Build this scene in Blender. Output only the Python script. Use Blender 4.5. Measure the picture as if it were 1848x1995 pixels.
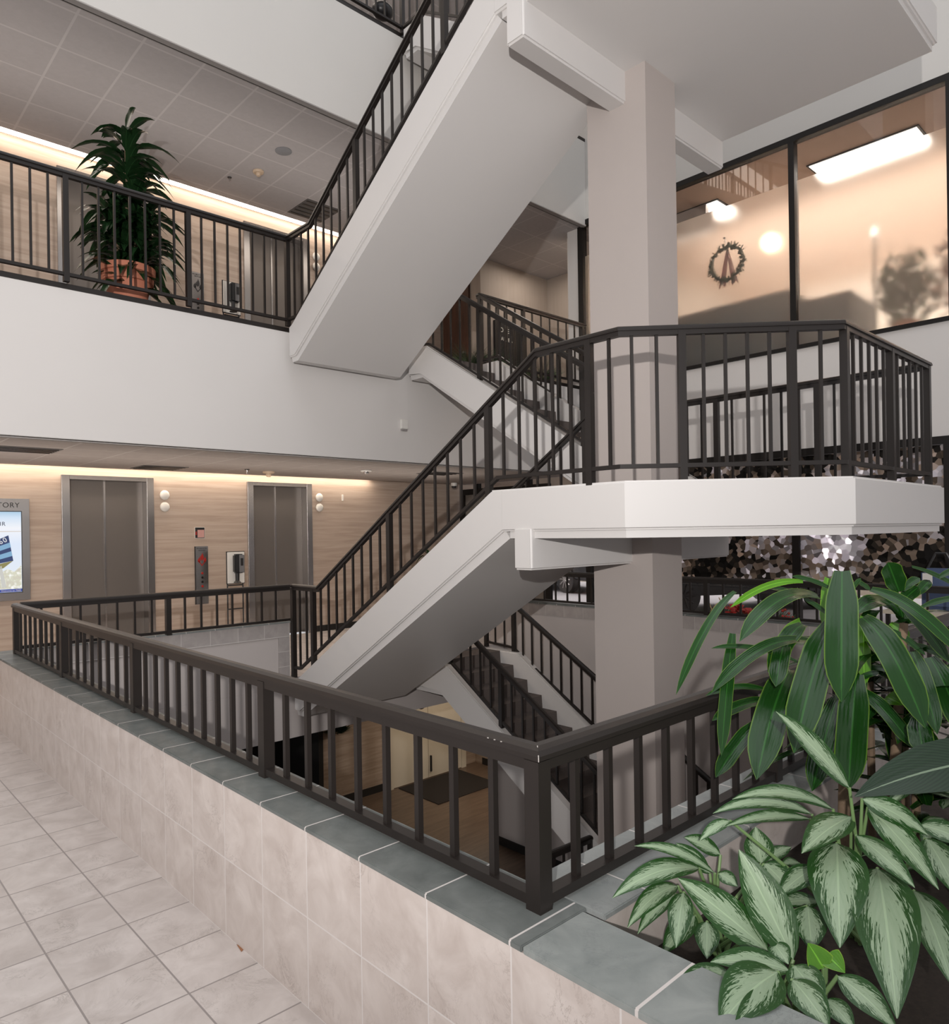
import bpy, bmesh, math, random
from mathutils import Vector, Matrix
random.seed(7)
S = bpy.context.scene
for o in list(bpy.data.objects): bpy.data.objects.remove(o, do_unlink=True)
COL = S.collection

# ---------------------------------------------------------------- camera (measured: level, 25.4 mm equivalent, shifted)
CF, CX, CY = 1409.84, 838.0, 1036.57
YAW, ROLL = math.radians(48.437), math.radians(0.8735)
EYE = Vector((0, 0, 1.64))
F_ = Vector((math.cos(YAW), math.sin(YAW), 0)); R_ = Vector((math.sin(YAW), -math.cos(YAW), 0)); D_ = Vector((0, 0, -1))
R2 = math.cos(ROLL)*R_ + math.sin(ROLL)*D_; D2 = -math.sin(ROLL)*R_ + math.cos(ROLL)*D_
cam = bpy.data.objects.new('camera', bpy.data.cameras.new('camera')); COL.objects.link(cam)
m3 = Matrix((R2, -D2, -F_)).transposed()
cam.matrix_world = Matrix.Translation(EYE) @ m3.to_4x4()
cam.data.sensor_fit = 'AUTO'; cam.data.sensor_width = 36; cam.data.lens = CF*36/1995
cam.data.shift_x = (924-CX)/1995; cam.data.shift_y = (CY-997.5)/1995
cam.data.clip_start = 0.05
S.camera = cam
def ray(u, v): return R2*((u-CX)/CF) + D2*((v-CY)/CF) + F_
def at(u, v, ax, val):
    d = ray(u, v); i = 'xyz'.index(ax); return EYE + d*((val-EYE[i])/d[i])
def pd(u, v, depth): return EYE + ray(u, v)*depth

# ---------------------------------------------------------------- world, exposure, main lights
S.view_settings.view_transform = 'Standard'; S.view_settings.look = 'None'
S.view_settings.exposure = 0.24; S.view_settings.gamma = 1.0; S.view_settings.use_curve_mapping = False
w = bpy.data.worlds.new('world'); S.world = w; w.use_nodes = True
w.node_tree.nodes['Background'].inputs[0].default_value = (0.98, 0.96, 0.975, 1)
w.node_tree.nodes['Background'].inputs[1].default_value = 0.50
def light(name, kind, loc, energy, color=(1, 1, 1), target=None, **kw):
    l = bpy.data.lights.new(name, kind); l.energy = energy; l.color = color
    for k, v in kw.items(): setattr(l, k, v)
    o = bpy.data.objects.new(name, l); COL.objects.link(o); o.location = loc
    if target is not None: o.rotation_euler = (Vector(target)-Vector(loc)).to_track_quat('-Z', 'Y').to_euler()
    return o
# the photographer's flash, on a stand a few metres behind and above the lens
fl = EYE - F_*1.6 - R_*0.5 + Vector((0, 0, .68))
light('flash_lamp', 'SPOT', fl, 1500, (1.0, 0.955, 0.92), fl+F_*6+Vector((0, 0, 2.2)), spot_size=math.radians(122), spot_blend=1.0, shadow_soft_size=0.035)
# unseen area light added high above the stairwell as an assumed skylight
light('overhead_fill', 'AREA', (3.6, 2.0, 12.5), 260, (0.92, 0.96, 1.0), (4.5, 3.5, 0), shape='RECTANGLE', size=9, size_y=9)

# unseen area lights added to brighten the lobbies, their ceilings and the basement
light('lobby_fill', 'AREA', (3.5, 8.9, 2.5), 38, (1, .86, .72), (3.5, 8.9, 0), shape='RECTANGLE', size=9, size_y=1.2)
light('lobby_fill_second', 'AREA', (3.5, 8.9, 6.6), 45, (1, .88, .76), (3.5, 8.9, 0), shape='RECTANGLE', size=9, size_y=1.2)
light('lobby_fill_third', 'AREA', (4, 8.9, 10.8), 80, (1, .88, .76), (4, 8.9, 0), shape='RECTANGLE', size=9, size_y=1.2)
light('lobby_ceiling_fill', 'AREA', (3.5, 8.6, 1.9), 26, (1, .90, .80), (3.5, 8.6, 9), shape='RECTANGLE', size=10, size_y=1.5)
light('lobby_ceiling_fill_second', 'AREA', (3.5, 8.6, 6.0), 18, (1, .93, .87), (3.5, 8.6, 9), shape='RECTANGLE', size=10, size_y=1.5)
light('basement_fill', 'AREA', (9.0, 8.6, -.75), 30, (1, .84, .66), (9.0, 8.6, -3), shape='RECTANGLE', size=2, size_y=2)

# ---------------------------------------------------------------- mesh helpers
def box(bm, x0, x1, y0, y1, z0, z1, bev=0):
    vs = [bm.verts.new((x, y, z)) for z in (z0, z1) for y in (y0, y1) for x in (x0, x1)]
    fs = [bm.faces.new([vs[i] for i in q]) for q in ((0,2,3,1),(4,5,7,6),(0,1,5,4),(2,6,7,3),(0,4,6,2),(1,3,7,5))]
    if bev:
        es = list({e for f in fs for e in f.edges})
        bmesh.ops.bevel(bm, geom=es, offset=bev, segments=2, affect='EDGES')
def prism(bm, pts, axis, a, b):
    """polygon pts in the two other axes, extruded along axis from a to b"""
    def P(p, t):
        return {'x': (t, p[0], p[1]), 'y': (p[0], t, p[1]), 'z': (p[0], p[1], t)}[axis]
    A = [bm.verts.new(P(p, a)) for p in pts]; B = [bm.verts.new(P(p, b)) for p in pts]
    n = len(pts); bm.faces.new(A); bm.faces.new(B[::-1])
    for i in range(n): bm.faces.new([A[(i+1) % n], A[i], B[i], B[(i+1) % n]])
def cyl(bm, c0, c1, r0, r1=None, n=16, cap=True):
    r1 = r0 if r1 is None else r1
    c0, c1 = Vector(c0), Vector(c1); d = (c1-c0).normalized()
    a = d.orthogonal().normalized(); b = d.cross(a)
    A = [bm.verts.new(c0+(a*math.cos(t)+b*math.sin(t))*r0) for t in [2*math.pi*i/n for i in range(n)]]
    B = [bm.verts.new(c1+(a*math.cos(t)+b*math.sin(t))*r1) for t in [2*math.pi*i/n for i in range(n)]]
    for i in range(n): bm.faces.new([A[i], A[(i+1) % n], B[(i+1) % n], B[i]])
    if cap: bm.faces.new(A[::-1]); bm.faces.new(B)
def lathe(bm, c, prof, n=32):
    rings = [[bm.verts.new((c[0]+r*math.cos(2*math.pi*i/n), c[1]+r*math.sin(2*math.pi*i/n), c[2]+z)) for i in range(n)] for r, z in prof]
    for A, B in zip(rings, rings[1:]):
        for i in range(n): bm.faces.new([A[i], A[(i+1) % n], B[(i+1) % n], B[i]])
    bm.faces.new(rings[0][::-1]); bm.faces.new(rings[-1])
def sphere(bm, c, r, sc=(1, 1, 1), n=12):
    mt = Matrix.Translation(c) @ Matrix.Diagonal((r*sc[0], r*sc[1], r*sc[2], 1))
    bmesh.ops.create_uvsphere(bm, u_segments=n*2, v_segments=n, radius=1, matrix=mt)
def tube(bm, pts, r, n=6):
    pts = [Vector(p) for p in pts]
    for a, b in zip(pts, pts[1:]): cyl(bm, a, b, r, r, n)
def sweep(bm, pts, prof):
    """profile (lateral, vertical) swept along a 3-D polyline with plan mitres"""
    pts = [Vector(p) for p in pts]; rings = []
    for i, p in enumerate(pts):
        ds = []
        if i > 0: ds.append(((pts[i]-pts[i-1])*Vector((1, 1, 0))).normalized() if False else Vector(((pts[i]-pts[i-1]).x, (pts[i]-pts[i-1]).y, 0)).normalized())
        if i < len(pts)-1: q = pts[i+1]-pts[i]; ds.append(Vector((q.x, q.y, 0)).normalized())
        d = sum(ds, Vector()).normalized(); lat = Vector((d.y, -d.x, 0)); k = 1/max(.4, d.dot(ds[0]))
        rings.append([bm.verts.new(p+lat*(a*k)+Vector((0, 0, b))) for a, b in prof])
    n = len(prof)
    for A, B in zip(rings, rings[1:]):
        for i in range(n): bm.faces.new([A[i], A[(i+1) % n], B[(i+1) % n], B[i]])
    bm.faces.new(rings[0][::-1]); bm.faces.new(rings[-1])

def new_obj(name, me, parent=None):
    o = bpy.data.objects.new(name, me); COL.objects.link(o)
    if parent: o.parent = parent
    return o
def root_loc(o):
    v = Vector()
    while o: v += o.location; o = o.parent
    return v
def part(name, bm, mat, parent=None, smooth=False, world=True):
    bmesh.ops.recalc_face_normals(bm, faces=bm.faces)
    me = bpy.data.meshes.new(name); bm.to_mesh(me); bm.free()
    me.materials.append(mat)
    if smooth:
        me.polygons.foreach_set('use_smooth', [True]*len(me.polygons))
        try: me.set_sharp_from_angle(angle=math.radians(40))
        except Exception: pass
    o = new_obj(name, me, parent)
    if parent and world: o.location = -root_loc(parent)
    return o
def tag(o, label=None, cat=None, group=None, kind=None):
    if label: o['label'] = label
    if cat: o['category'] = cat
    if group: o['group'] = group
    if kind: o['kind'] = kind
    return o
def thing(name, label, cat, loc=(0, 0, 0), group=None):
    o = bpy.data.objects.new(name, None); o.empty_display_size = .1; COL.objects.link(o); o.location = loc
    return tag(o, label, cat, group)
def struct(name, bm, mat, label=None): return tag(part(name, bm, mat), label, None, None, 'structure')
def B(*a, **k):
    bm = bmesh.new(); box(bm, *a, **k); return bm
def PR(*a):
    bm = bmesh.new(); prism(bm, *a); return bm

# ---------------------------------------------------------------- materials
class NT:
    def __init__(s, name):
        s.m = bpy.data.materials.new(name); s.m.use_nodes = True; s.t = s.m.node_tree; s.b = s.t.nodes['Principled BSDF']
    def n(s, typ, **kw):
        nd = s.t.nodes.new(typ)
        for k, v in kw.items():
            if k.startswith('i_'):
                key = k[2:]; nd.inputs[int(key) if key.isdigit() else key].default_value = v
            else: setattr(nd, k, v)
        return nd
    def l(s, a, b): s.t.links.new(a, b)
    def math(s, op, a, b=None, c=None):
        nd = s.n('ShaderNodeMath', operation=op)
        for i, x in enumerate((a, b, c)):
            if x is None: continue
            if isinstance(x, (int, float)): nd.inputs[i].default_value = x
            else: s.l(x, nd.inputs[i])
        return nd.outputs[0]
    def coord(s, scale=(1, 1, 1), loc=(0, 0, 0), out='Object', rot=(0, 0, 0)):
        tc = s.n('ShaderNodeTexCoord'); mp = s.n('ShaderNodeMapping')
        mp.inputs['Scale'].default_value = scale; mp.inputs['Location'].default_value = loc; mp.inputs['Rotation'].default_value = rot
        s.l(tc.outputs[out], mp.inputs[0]); return mp.outputs[0]
    def noise(s, vec, scale, detail=4, rough=.55, dist=0):
        nd = s.n('ShaderNodeTexNoise'); nd.inputs['Scale'].default_value = scale; nd.inputs['Detail'].default_value = detail
        nd.inputs['Roughness'].default_value = rough; nd.inputs['Distortion'].default_value = dist; s.l(vec, nd.inputs['Vector']); return nd.outputs['Fac']
    def ramp(s, fac, stops, interp='LINEAR'):
        nd = s.n('ShaderNodeValToRGB'); cr = nd.color_ramp; cr.interpolation = interp
        while len(cr.elements) < len(stops): cr.elements.new(.5)
        for e, (p, c) in zip(cr.elements, stops): e.position = p; e.color = (*c, 1) if len(c) == 3 else c
        s.l(fac, nd.inputs[0]); return nd.outputs[0]
    def mix(s, fac, a, b, blend='MIX'):
        nd = s.n('ShaderNodeMix', data_type='RGBA', blend_type=blend)
        for i, x in ((0, fac), (6, a), (7, b)):
            if isinstance(x, (int, float)): nd.inputs[i].default_value = x
            elif isinstance(x, tuple): nd.inputs[i].default_value = (*x, 1)
            else: s.l(x, nd.inputs[i])
        return nd.outputs[2]
    def col(s, c):
        if isinstance(c, tuple): s.b.inputs['Base Color'].default_value = (*c, 1)
        else: s.l(c, s.b.inputs['Base Color'])
    def set(s, **k):
        for a, v in k.items(): s.b.inputs[a.replace('_', ' ')].default_value = v
        return s
    def bump(s, h, strength=.2, dist=.01):
        nd = s.n('ShaderNodeBump'); nd.inputs['Strength'].default_value = strength; nd.inputs['Distance'].default_value = dist
        s.l(h, nd.inputs['Height']); s.l(nd.outputs[0], s.b.inputs['Normal'])
def plain(name, c, rough=.6, var=.05, scale=6, metal=0, bump=0, bscale=150, **kw):
    k = NT(name); v = k.coord(); f = k.noise(v, scale, 3)
    k.col(k.mix(f, tuple(x*(1-var) for x in c), tuple(min(1, x*(1+var)) for x in c)))
    k.set(Roughness=rough, Metallic=metal, **kw)
    if bump: k.bump(k.noise(v, bscale, 2), bump, .002)
    return k.m
def emit(name, c, e):
    k = NT(name); v = k.coord(); f = k.noise(v, 3, 1)
    k.l(k.mix(f, tuple(x*.97 for x in c), c), k.b.inputs['Emission Color']); k.b.inputs['Emission Strength'].default_value = e; k.col((0.02, 0.02, 0.02)); return k.m
def tile(name, su, sv, ou, ov, au, av, grout, c0, c1, gw=.004, rough=.35, vein=(.35, .31, .28), veinamt=.35, marb=7):
    """square stone tiles on the world axes au/av with grout lines"""
    k = NT(name); vec = k.coord(); sp = k.n('ShaderNodeSeparateXYZ'); k.l(vec, sp.inputs[0])
    ax = {'x': 0, 'y': 1, 'z': 2}
    def line(out, s, o):
        t = k.math('DIVIDE', k.math('SUBTRACT', out, o), s); fl_ = k.math('FLOOR', t); fr = k.math('SUBTRACT', t, fl_)
        d = k.math('MULTIPLY', k.math('MINIMUM', fr, k.math('SUBTRACT', 1, fr)), s); return d, fl_
    d1, f1 = line(sp.outputs[ax[au]], su, ou); d2, f2 = line(sp.outputs[ax[av]], sv, ov)
    d = k.math('MINIMUM', d1, d2); g = k.math('LESS_THAN', d, gw)
    cb = k.n('ShaderNodeCombineXYZ'); k.l(f1, cb.inputs[0]); k.l(f2, cb.inputs[1])
    wn = k.n('ShaderNodeTexWhiteNoise', noise_dimensions='3D'); k.l(cb.outputs[0], wn.inputs[0])
    off = k.n('ShaderNodeVectorMath', operation='MULTIPLY_ADD'); k.l(wn.outputs['Color'], off.inputs[0]); off.inputs[1].default_value = (9, 9, 9); k.l(vec, off.inputs[2])
    f = k.noise(off.outputs[0], marb, 6, .6, .6); base = k.ramp(f, [(.3, c0), (.7, c1)])
    f2_ = k.noise(off.outputs[0], marb*.8, 9, .75, 1.6); vm = k.ramp(f2_, [(.485, (0, 0, 0)), (.5, (1, 1, 1)), (.515, (0, 0, 0))])
    f3_ = k.noise(off.outputs[0], marb*.6, 3); gate = k.ramp(f3_, [(.5, (0, 0, 0)), (.68, (1, 1, 1))])
    va = k.math('MULTIPLY', k.math('MULTIPLY', vm, gate), veinamt)
    c = k.mix(va, base, vein); c = k.mix(k.math('MULTIPLY', wn.outputs['Value'], .12), c, tuple(x*.75 for x in c0))
    k.col(k.mix(g, c, grout)); k.set(Roughness=rough)
    h = k.math('MULTIPLY', k.math('SUBTRACT', 1, g), 1.0); k.bump(k.math('ADD', h, k.math('MULTIPLY', f2_, .35)), .35, .003)
    return k.m
TS = .3155
M = {}
M['white'] = plain('painted_plaster', (.66, .635, .615), .55, .03, 1.2, bump=.12, bscale=220)
M['white2'] = plain('painted_stair_white', (.665, .645, .63), .45, .02, 1.5, bump=.06, bscale=200)
M['col'] = plain('column_paint', (.47, .42, .395), .7, .03, 2, bump=.25, bscale=260)
M['mauve'] = plain('lower_wall_paint', (.47, .43, .415), .7, .03, 2, bump=.2, bscale=240)
M['fasc3'] = plain('upper_plaster', (.62, .60, .57), .6, .03, 1.3)
M['rail'] = plain('dark_bronze_paint', (.017, .0135, .012), .36, .12, 9, Specular_IOR_Level=.4)
M['steel'] = plain('brushed_steel', (.46, .44, .43), .27, .1, 3, metal=.95)
M['doorsteel'] = plain('elevator_door_steel', (.19, .17, .155), .42, .04, 2, metal=.55)
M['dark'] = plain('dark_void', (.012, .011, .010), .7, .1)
M['black'] = plain('black_plastic', (.02, .02, .021), .35, .1, bump=.05)
M['frame'] = plain('dark_window_frame', (.009, .007, .006), .5, .1, Specular_IOR_Level=.3)
M['terra'] = plain('terracotta', (.55, .20, .12), .75, .12, 5, bump=.15, bscale=90)
M['soil'] = plain('potting_soil', (.03, .021, .016), .95, .6, 60, bump=1.0, bscale=80)
M['soffitgrey'] = plain('grey_trim_band', (.30, .28, .27), .7, .03)
M['carpet'] = plain('stair_carpet', (.11, .09, .082), .98, .25, 120, bump=.5, bscale=400)
M['mat'] = plain('entry_mat', (.014, .010, .008), .98, .4, 150, bump=.4, bscale=500)
M['cream'] = plain('cream_door_paint', (.56, .50, .40), .5, .04)
M['base'] = plain('black_baseboard', (.014, .013, .012), .5, .1)
M['whitepl'] = plain('white_plastic', (.72, .70, .66), .4, .03)
M['tanpl'] = plain('tan_plastic', (.55, .42, .30), .45, .03)
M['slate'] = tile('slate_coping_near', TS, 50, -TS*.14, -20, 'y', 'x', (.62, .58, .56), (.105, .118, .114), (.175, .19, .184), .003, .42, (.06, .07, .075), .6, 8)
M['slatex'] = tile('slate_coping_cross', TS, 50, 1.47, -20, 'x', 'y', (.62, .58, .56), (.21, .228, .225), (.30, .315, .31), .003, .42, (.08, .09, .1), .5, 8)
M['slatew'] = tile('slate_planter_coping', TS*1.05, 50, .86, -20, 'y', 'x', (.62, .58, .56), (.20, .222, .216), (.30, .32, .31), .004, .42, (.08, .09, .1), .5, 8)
M['floor'] = tile('floor_tile', .3155, .3155, 1.055-.3155, 2.845, 'x', 'y', (.30, .27, .26), (.50, .45, .425), (.68, .63, .605), .0035, .38, (.25, .22, .20), .8, 6)
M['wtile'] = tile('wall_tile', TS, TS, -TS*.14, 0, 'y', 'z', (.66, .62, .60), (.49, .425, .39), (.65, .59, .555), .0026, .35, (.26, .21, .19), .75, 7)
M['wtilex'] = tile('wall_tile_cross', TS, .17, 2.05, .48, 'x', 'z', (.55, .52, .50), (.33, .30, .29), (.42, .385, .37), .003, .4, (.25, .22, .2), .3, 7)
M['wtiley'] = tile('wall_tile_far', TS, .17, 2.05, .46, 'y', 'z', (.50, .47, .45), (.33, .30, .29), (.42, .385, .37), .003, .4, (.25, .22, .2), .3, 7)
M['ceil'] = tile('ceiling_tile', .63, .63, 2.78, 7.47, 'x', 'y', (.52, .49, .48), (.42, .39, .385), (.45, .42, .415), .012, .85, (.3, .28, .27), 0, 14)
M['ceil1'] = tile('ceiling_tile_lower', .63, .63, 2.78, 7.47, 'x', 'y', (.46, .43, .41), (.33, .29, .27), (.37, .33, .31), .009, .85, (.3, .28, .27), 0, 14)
def travertine():
    k = NT('travertine'); v = k.coord((.35, .35, 7)); f = k.noise(v, 2.2, 7, .62, .5)
    c = k.ramp(f, [(.28, (.34, .26, .20)), (.45, (.43, .335, .27)), (.58, (.50, .405, .335)), (.75, (.56, .47, .40))])
    v2 = k.coord((1.5, 1.5, 22)); f2 = k.noise(v2, 3, 5, .6); c = k.mix(.15, c, (.475, .38, .31)); c = k.mix(k.math('MULTIPLY', f2, .25), c, (.36, .275, .22))
    k.col(c); k.set(Roughness=.4); k.bump(f2, .1, .003); return k.m
M['trav'] = travertine()
def woodgrain(name, a, b, sc, rough=.4):
    k = NT(name); v = k.coord(sc); f = k.noise(v, 3, 6, .6, .4); k.col(k.ramp(f, [(.3, a), (.7, b)])); k.set(Roughness=rough); return k.m
M['lvp'] = woodgrain('wood_plank_floor', (.085, .055, .038), (.15, .105, .075), (.6, 6, 6), .35)
M['panel'] = woodgrain('striped_wood_panel', (.26, .19, .14), (.40, .31, .24), (.5, .5, 9), .5)
M['wdoor'] = woodgrain('walnut_door', (.035, .014, .008), (.08, .032, .018), (6, 6, .6), .35)
M['wallpaper'] = woodgrain('ribbed_wallpaper', (.30, .25, .21), (.37, .31, .265), (40, 40, .3), .8)
def leafmat(name, kind):
    k = NT(name); uv = k.n('ShaderNodeUVMap'); sp = k.n('ShaderNodeSeparateXYZ'); k.l(uv.outputs[0], sp.inputs[0])
    u, v = sp.outputs[0], sp.outputs[1]            # u along (0..1 + leaf id), v across 0..1
    av = k.math('ABSOLUTE', k.math('SUBTRACT', v, .5))      # 0 centre, .5 edge
    if kind == 'silver':
        mp = k.n('ShaderNodeMapping'); k.l(uv.outputs[0], mp.inputs[0]); mp.inputs['Scale'].default_value = (7, 10, 1)
        # streaks slant from midrib toward the tip
        slant = k.n('ShaderNodeCombineXYZ'); k.l(k.math('SUBTRACT', k.math('MULTIPLY', u, 9), k.math('MULTIPLY', av, 13)), slant.inputs[0]); k.l(k.math('MULTIPLY', v, 5), slant.inputs[1])
        f = k.noise(slant.outputs[0], 1.9, 6, .6, 1.2)
        fr = k.math('FRACT', u)
        q = k.math('ADD', k.math('MULTIPLY', av, 2.0), k.math('MULTIPLY', k.math('SUBTRACT', f, .5), 2.3))
        q = k.math('ADD', q, k.math('MULTIPLY', k.math('ABSOLUTE', k.math('SUBTRACT', fr, .5)), .35))
        silver = k.mix(k.noise(slant.outputs[0], 1.2, 2), (.24, .34, .21), (.35, .45, .31))
        green = k.mix(k.noise(slant.outputs[0], 3, 3), (.010, .045, .010), (.03, .095, .018))
        c = k.mix(k.ramp(q, [(.585, (0, 0, 0)), (.62, (1, 1, 1))]), silver, green)
        rib = k.math('LESS_THAN', av, .018); c = k.mix(k.math('MULTIPLY', rib, .5), c, (.45, .6, .38))
        rough = .28
    elif kind == 'dark':
        stripe = k.math('SINE', k.math('MULTIPLY', k.math('SUBTRACT', k.math('MULTIPLY', u, 2.0), k.math('MULTIPLY', av, 1.4)), 70))
        c = k.mix(k.math('MULTIPLY', k.math('ADD', stripe, 1), .3), (.008, .022, .010), (.02, .045, .022))
        rib = k.math('LESS_THAN', av, .02); c = k.mix(rib, c, (.16, .22, .15)); rough = .35
    else:
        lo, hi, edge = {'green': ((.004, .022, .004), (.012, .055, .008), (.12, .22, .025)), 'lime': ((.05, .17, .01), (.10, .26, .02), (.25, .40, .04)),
                  'shade': ((.006, .022, .008), (.018, .05, .017), (.02, .06, .015))}[kind]
        f = k.noise(uv.outputs[0], 2.5, 3); c = k.mix(f, lo, hi)
        band = k.math('SINE', k.math('MULTIPLY', v, 60)); c = k.mix(k.math('MULTIPLY', k.math('ADD', band, 1), .08), c, hi)
        rib = k.math('LESS_THAN', av, .03); c = k.mix(k.math('MULTIPLY', rib, .6), c, tuple(min(1, x*2.2) for x in hi))
        e = k.ramp(av, [(.455, (0, 0, 0)), (.49, (1, 1, 1))]); c = k.mix(k.math('MULTIPLY', e, .8), c, edge); rough = .2
    k.col(c); k.set(Roughness=rough, Specular_IOR_Level=.42)
    h = k.math('ADD', k.math('MULTIPLY', k.math('SINE', k.math('MULTIPLY', v, 48)), .12), k.noise(uv.outputs[0], 9, 3)); k.bump(h, .16, .004)
    tr = k.n('ShaderNodeBsdfTranslucent'); k.l(c, tr.inputs[0]); mx = k.n('ShaderNodeMixShader'); mx.inputs[0].default_value = .18
    k.l(k.b.outputs[0], mx.inputs[1]); k.l(tr.outputs[0], mx.inputs[2]); k.l(mx.outputs[0], k.t.nodes['Material Output'].inputs[0])
    return k.m
for kk in ('silver', 'dark', 'green', 'lime', 'shade'): M['leaf_'+kk] = leafmat('leaf_'+kk, kk)
M['stalk'] = plain('leaf_stalk', (.16, .26, .10), .5, .2)
M['cane'] = plain('cane_bark', (.16, .11, .07), .9, .3, 40, bump=.4)
def glassmat(name, kind):
    k = NT(name); out = k.t.nodes['Material Output']
    if kind == 'clear':
        a = k.n('ShaderNodeBsdfTransparent'); a.inputs[0].default_value = (.86, .84, .82, 1)
        g = k.n('ShaderNodeBsdfGlossy'); g.inputs['Roughness'].default_value = .02
        mx = k.n('ShaderNodeMixShader'); mx.inputs[0].default_value = .06
        k.l(a.outputs[0], mx.inputs[1]); k.l(g.outputs[0], mx.inputs[2]); k.l(mx.outputs[0], out.inputs[0])
    elif kind == 'frost':
        r = k.n('ShaderNodeBsdfRefraction'); r.inputs['Roughness'].default_value = .45; r.inputs['IOR'].default_value = 1.17; r.inputs[0].default_value = (.95, .90, .84, 1)
        t = k.n('ShaderNodeBsdfTranslucent'); t.inputs[0].default_value = (.95, .88, .80, 1)
        d = k.n('ShaderNodeBsdfDiffuse'); f = k.noise(k.coord(), 300, 2); k.l(k.ramp(f, [(0, (.55, .52, .48)), (1, (.62, .59, .55))]), d.inputs[0])
        m1 = k.n('ShaderNodeMixShader'); m1.inputs[0].default_value = .28; m2 = k.n('ShaderNodeMixShader'); m2.inputs[0].default_value = .06
        k.l(r.outputs[0], m1.inputs[1]); k.l(t.outputs[0], m1.inputs[2]); k.l(m1.outputs[0], m2.inputs[1]); k.l(d.outputs[0], m2.inputs[2]); k.l(m2.outputs[0], out.inputs[0])
    elif kind == 'mosaic':
        v = k.coord(); vo = k.n('ShaderNodeTexVoronoi'); vo.inputs['Scale'].default_value = 15; k.l(v, vo.inputs['Vector'])  # cell colours stand in for the blurred view outside
        big = k.n('ShaderNodeTexNoise'); big.inputs['Scale'].default_value = 1.15; big.inputs['Detail'].default_value = 2; k.l(vo.outputs['Position'], big.inputs['Vector'])
        sc = k.n('ShaderNodeSeparateColor'); k.l(vo.outputs['Color'], sc.inputs[0])
        q = k.math('ADD', big.outputs['Fac'], k.math('MULTIPLY', k.math('SUBTRACT', sc.outputs[0], .5), .22))
        c = k.ramp(q, [(0, (.006, .006, .007)), (.42, (.02, .018, .016)), (.46, (.10, .075, .055)), (.51, (.27, .21, .165)), (.56, (.28, .26, .265)), (.64, (.50, .48, .51)), (.76, (.95, .95, .95))])
        hs = k.n('ShaderNodeHueSaturation'); k.l(c, hs.inputs['Color']); k.l(k.math('ADD', .55, k.math('MULTIPLY', sc.outputs[2], .9)), hs.inputs['Value']); hs.inputs['Saturation'].default_value = .9
        d = k.n('ShaderNodeBsdfDiffuse'); t = k.n('ShaderNodeBsdfTranslucent'); k.l(hs.outputs[0], d.inputs[0]); k.l(hs.outputs[0], t.inputs[0])
        m1 = k.n('ShaderNodeAddShader'); k.l(d.outputs[0], m1.inputs[0]); k.l(t.outputs[0], m1.inputs[1]); k.l(m1.outputs[0], out.inputs[0])
    return k.m
for kk in ('clear', 'frost', 'mosaic'): M['g_'+kk] = glassmat(kk+'_glass', kk)
M['cove'] = emit('cove_tube', (1, .84, .68), 9)
M['panelglow'] = emit('light_panel', (1, .93, .85), 10)

# ---------------------------------------------------------------- constants of the building
YF = 7.25            # edge of the upper floors
YE = 10.35           # elevator wall
XW = 10.0            # window wall
L2, L3 = 3.98, 8.13
C1, C2, C3 = 2.555, 6.71, 10.9
ZB = -3.02
XB = 7.85            # far side of the floor opening

# floors
bm = bmesh.new()
box(bm, -6, 1.335, -4, YE, -.25, 0); box(bm, 1.335, XB, -4, 1.15, -.25, 0); box(bm, XB+.02, XW, -4, YE, -.25, 0); box(bm, 1.335, XB+.02, YF+.15, YE, -.25, 0)
struct('floor', bm, M['floor'])
bm = bmesh.new(); box(bm, 1.3, 14, -2, 14, ZB-.2, ZB); struct('floor_basement', bm, M['lvp'])
struct('floor_second', B(-6, XW, YF+.091, YE, L2-.3, L2), M['carpet'])
struct('floor_third', B(-6, XW, YF+.091, YE, L3-.3, L3), M['carpet'])
# bands (slab edges)
struct('wall_second_band', B(-6, XW, YF, YF+.09, C1, L2-.03, bev=.004), M['white'])
struct('wall_third_band', B(-6, XW, YF, YF+.09, C2-.01, L3-.03, bev=.004), M['fasc3'])
struct('trim_3', B(-6, XW, YF-.002, YF+.17, L2-.03, L2+.02), M['rail'])
struct('trim_4', B(-6, XW, YF-.002, YF+.17, L3-.03, L3+.02), M['rail'])
for i, z in enumerate((C1, C2)):
    struct('trim_%d' % (5+i), B(-6, XW, YF+.004, YF+.075, z-.018, z-.0105), M['soffitgrey']); struct('trim_%d' % (7+i), B(-6, XW, YF+.0755, YF+.09, z-.016, z-.0105), M['dark'])
# ceilings with a cove slot along the elevator wall
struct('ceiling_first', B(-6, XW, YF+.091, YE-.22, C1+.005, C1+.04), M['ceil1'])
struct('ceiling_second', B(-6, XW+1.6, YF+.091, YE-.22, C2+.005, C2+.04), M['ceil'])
struct('ceiling_first_slot', B(-6, XW, YE-.23, YE, C1+.16, C1+.2), M['white'])
struct('ceiling_second_slot', B(-6, XW+1.6, YE-.23, YE, C2+.16, C2+.2), M['white'])
struct('ceiling_third', B(-6, XW, YF-1.4, YE, C3, C3+.05), M['ceil'])
struct('ceiling_basement', B(1.3, 14, YF+.15, 14, -.69, -.6), M['white'])
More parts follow.
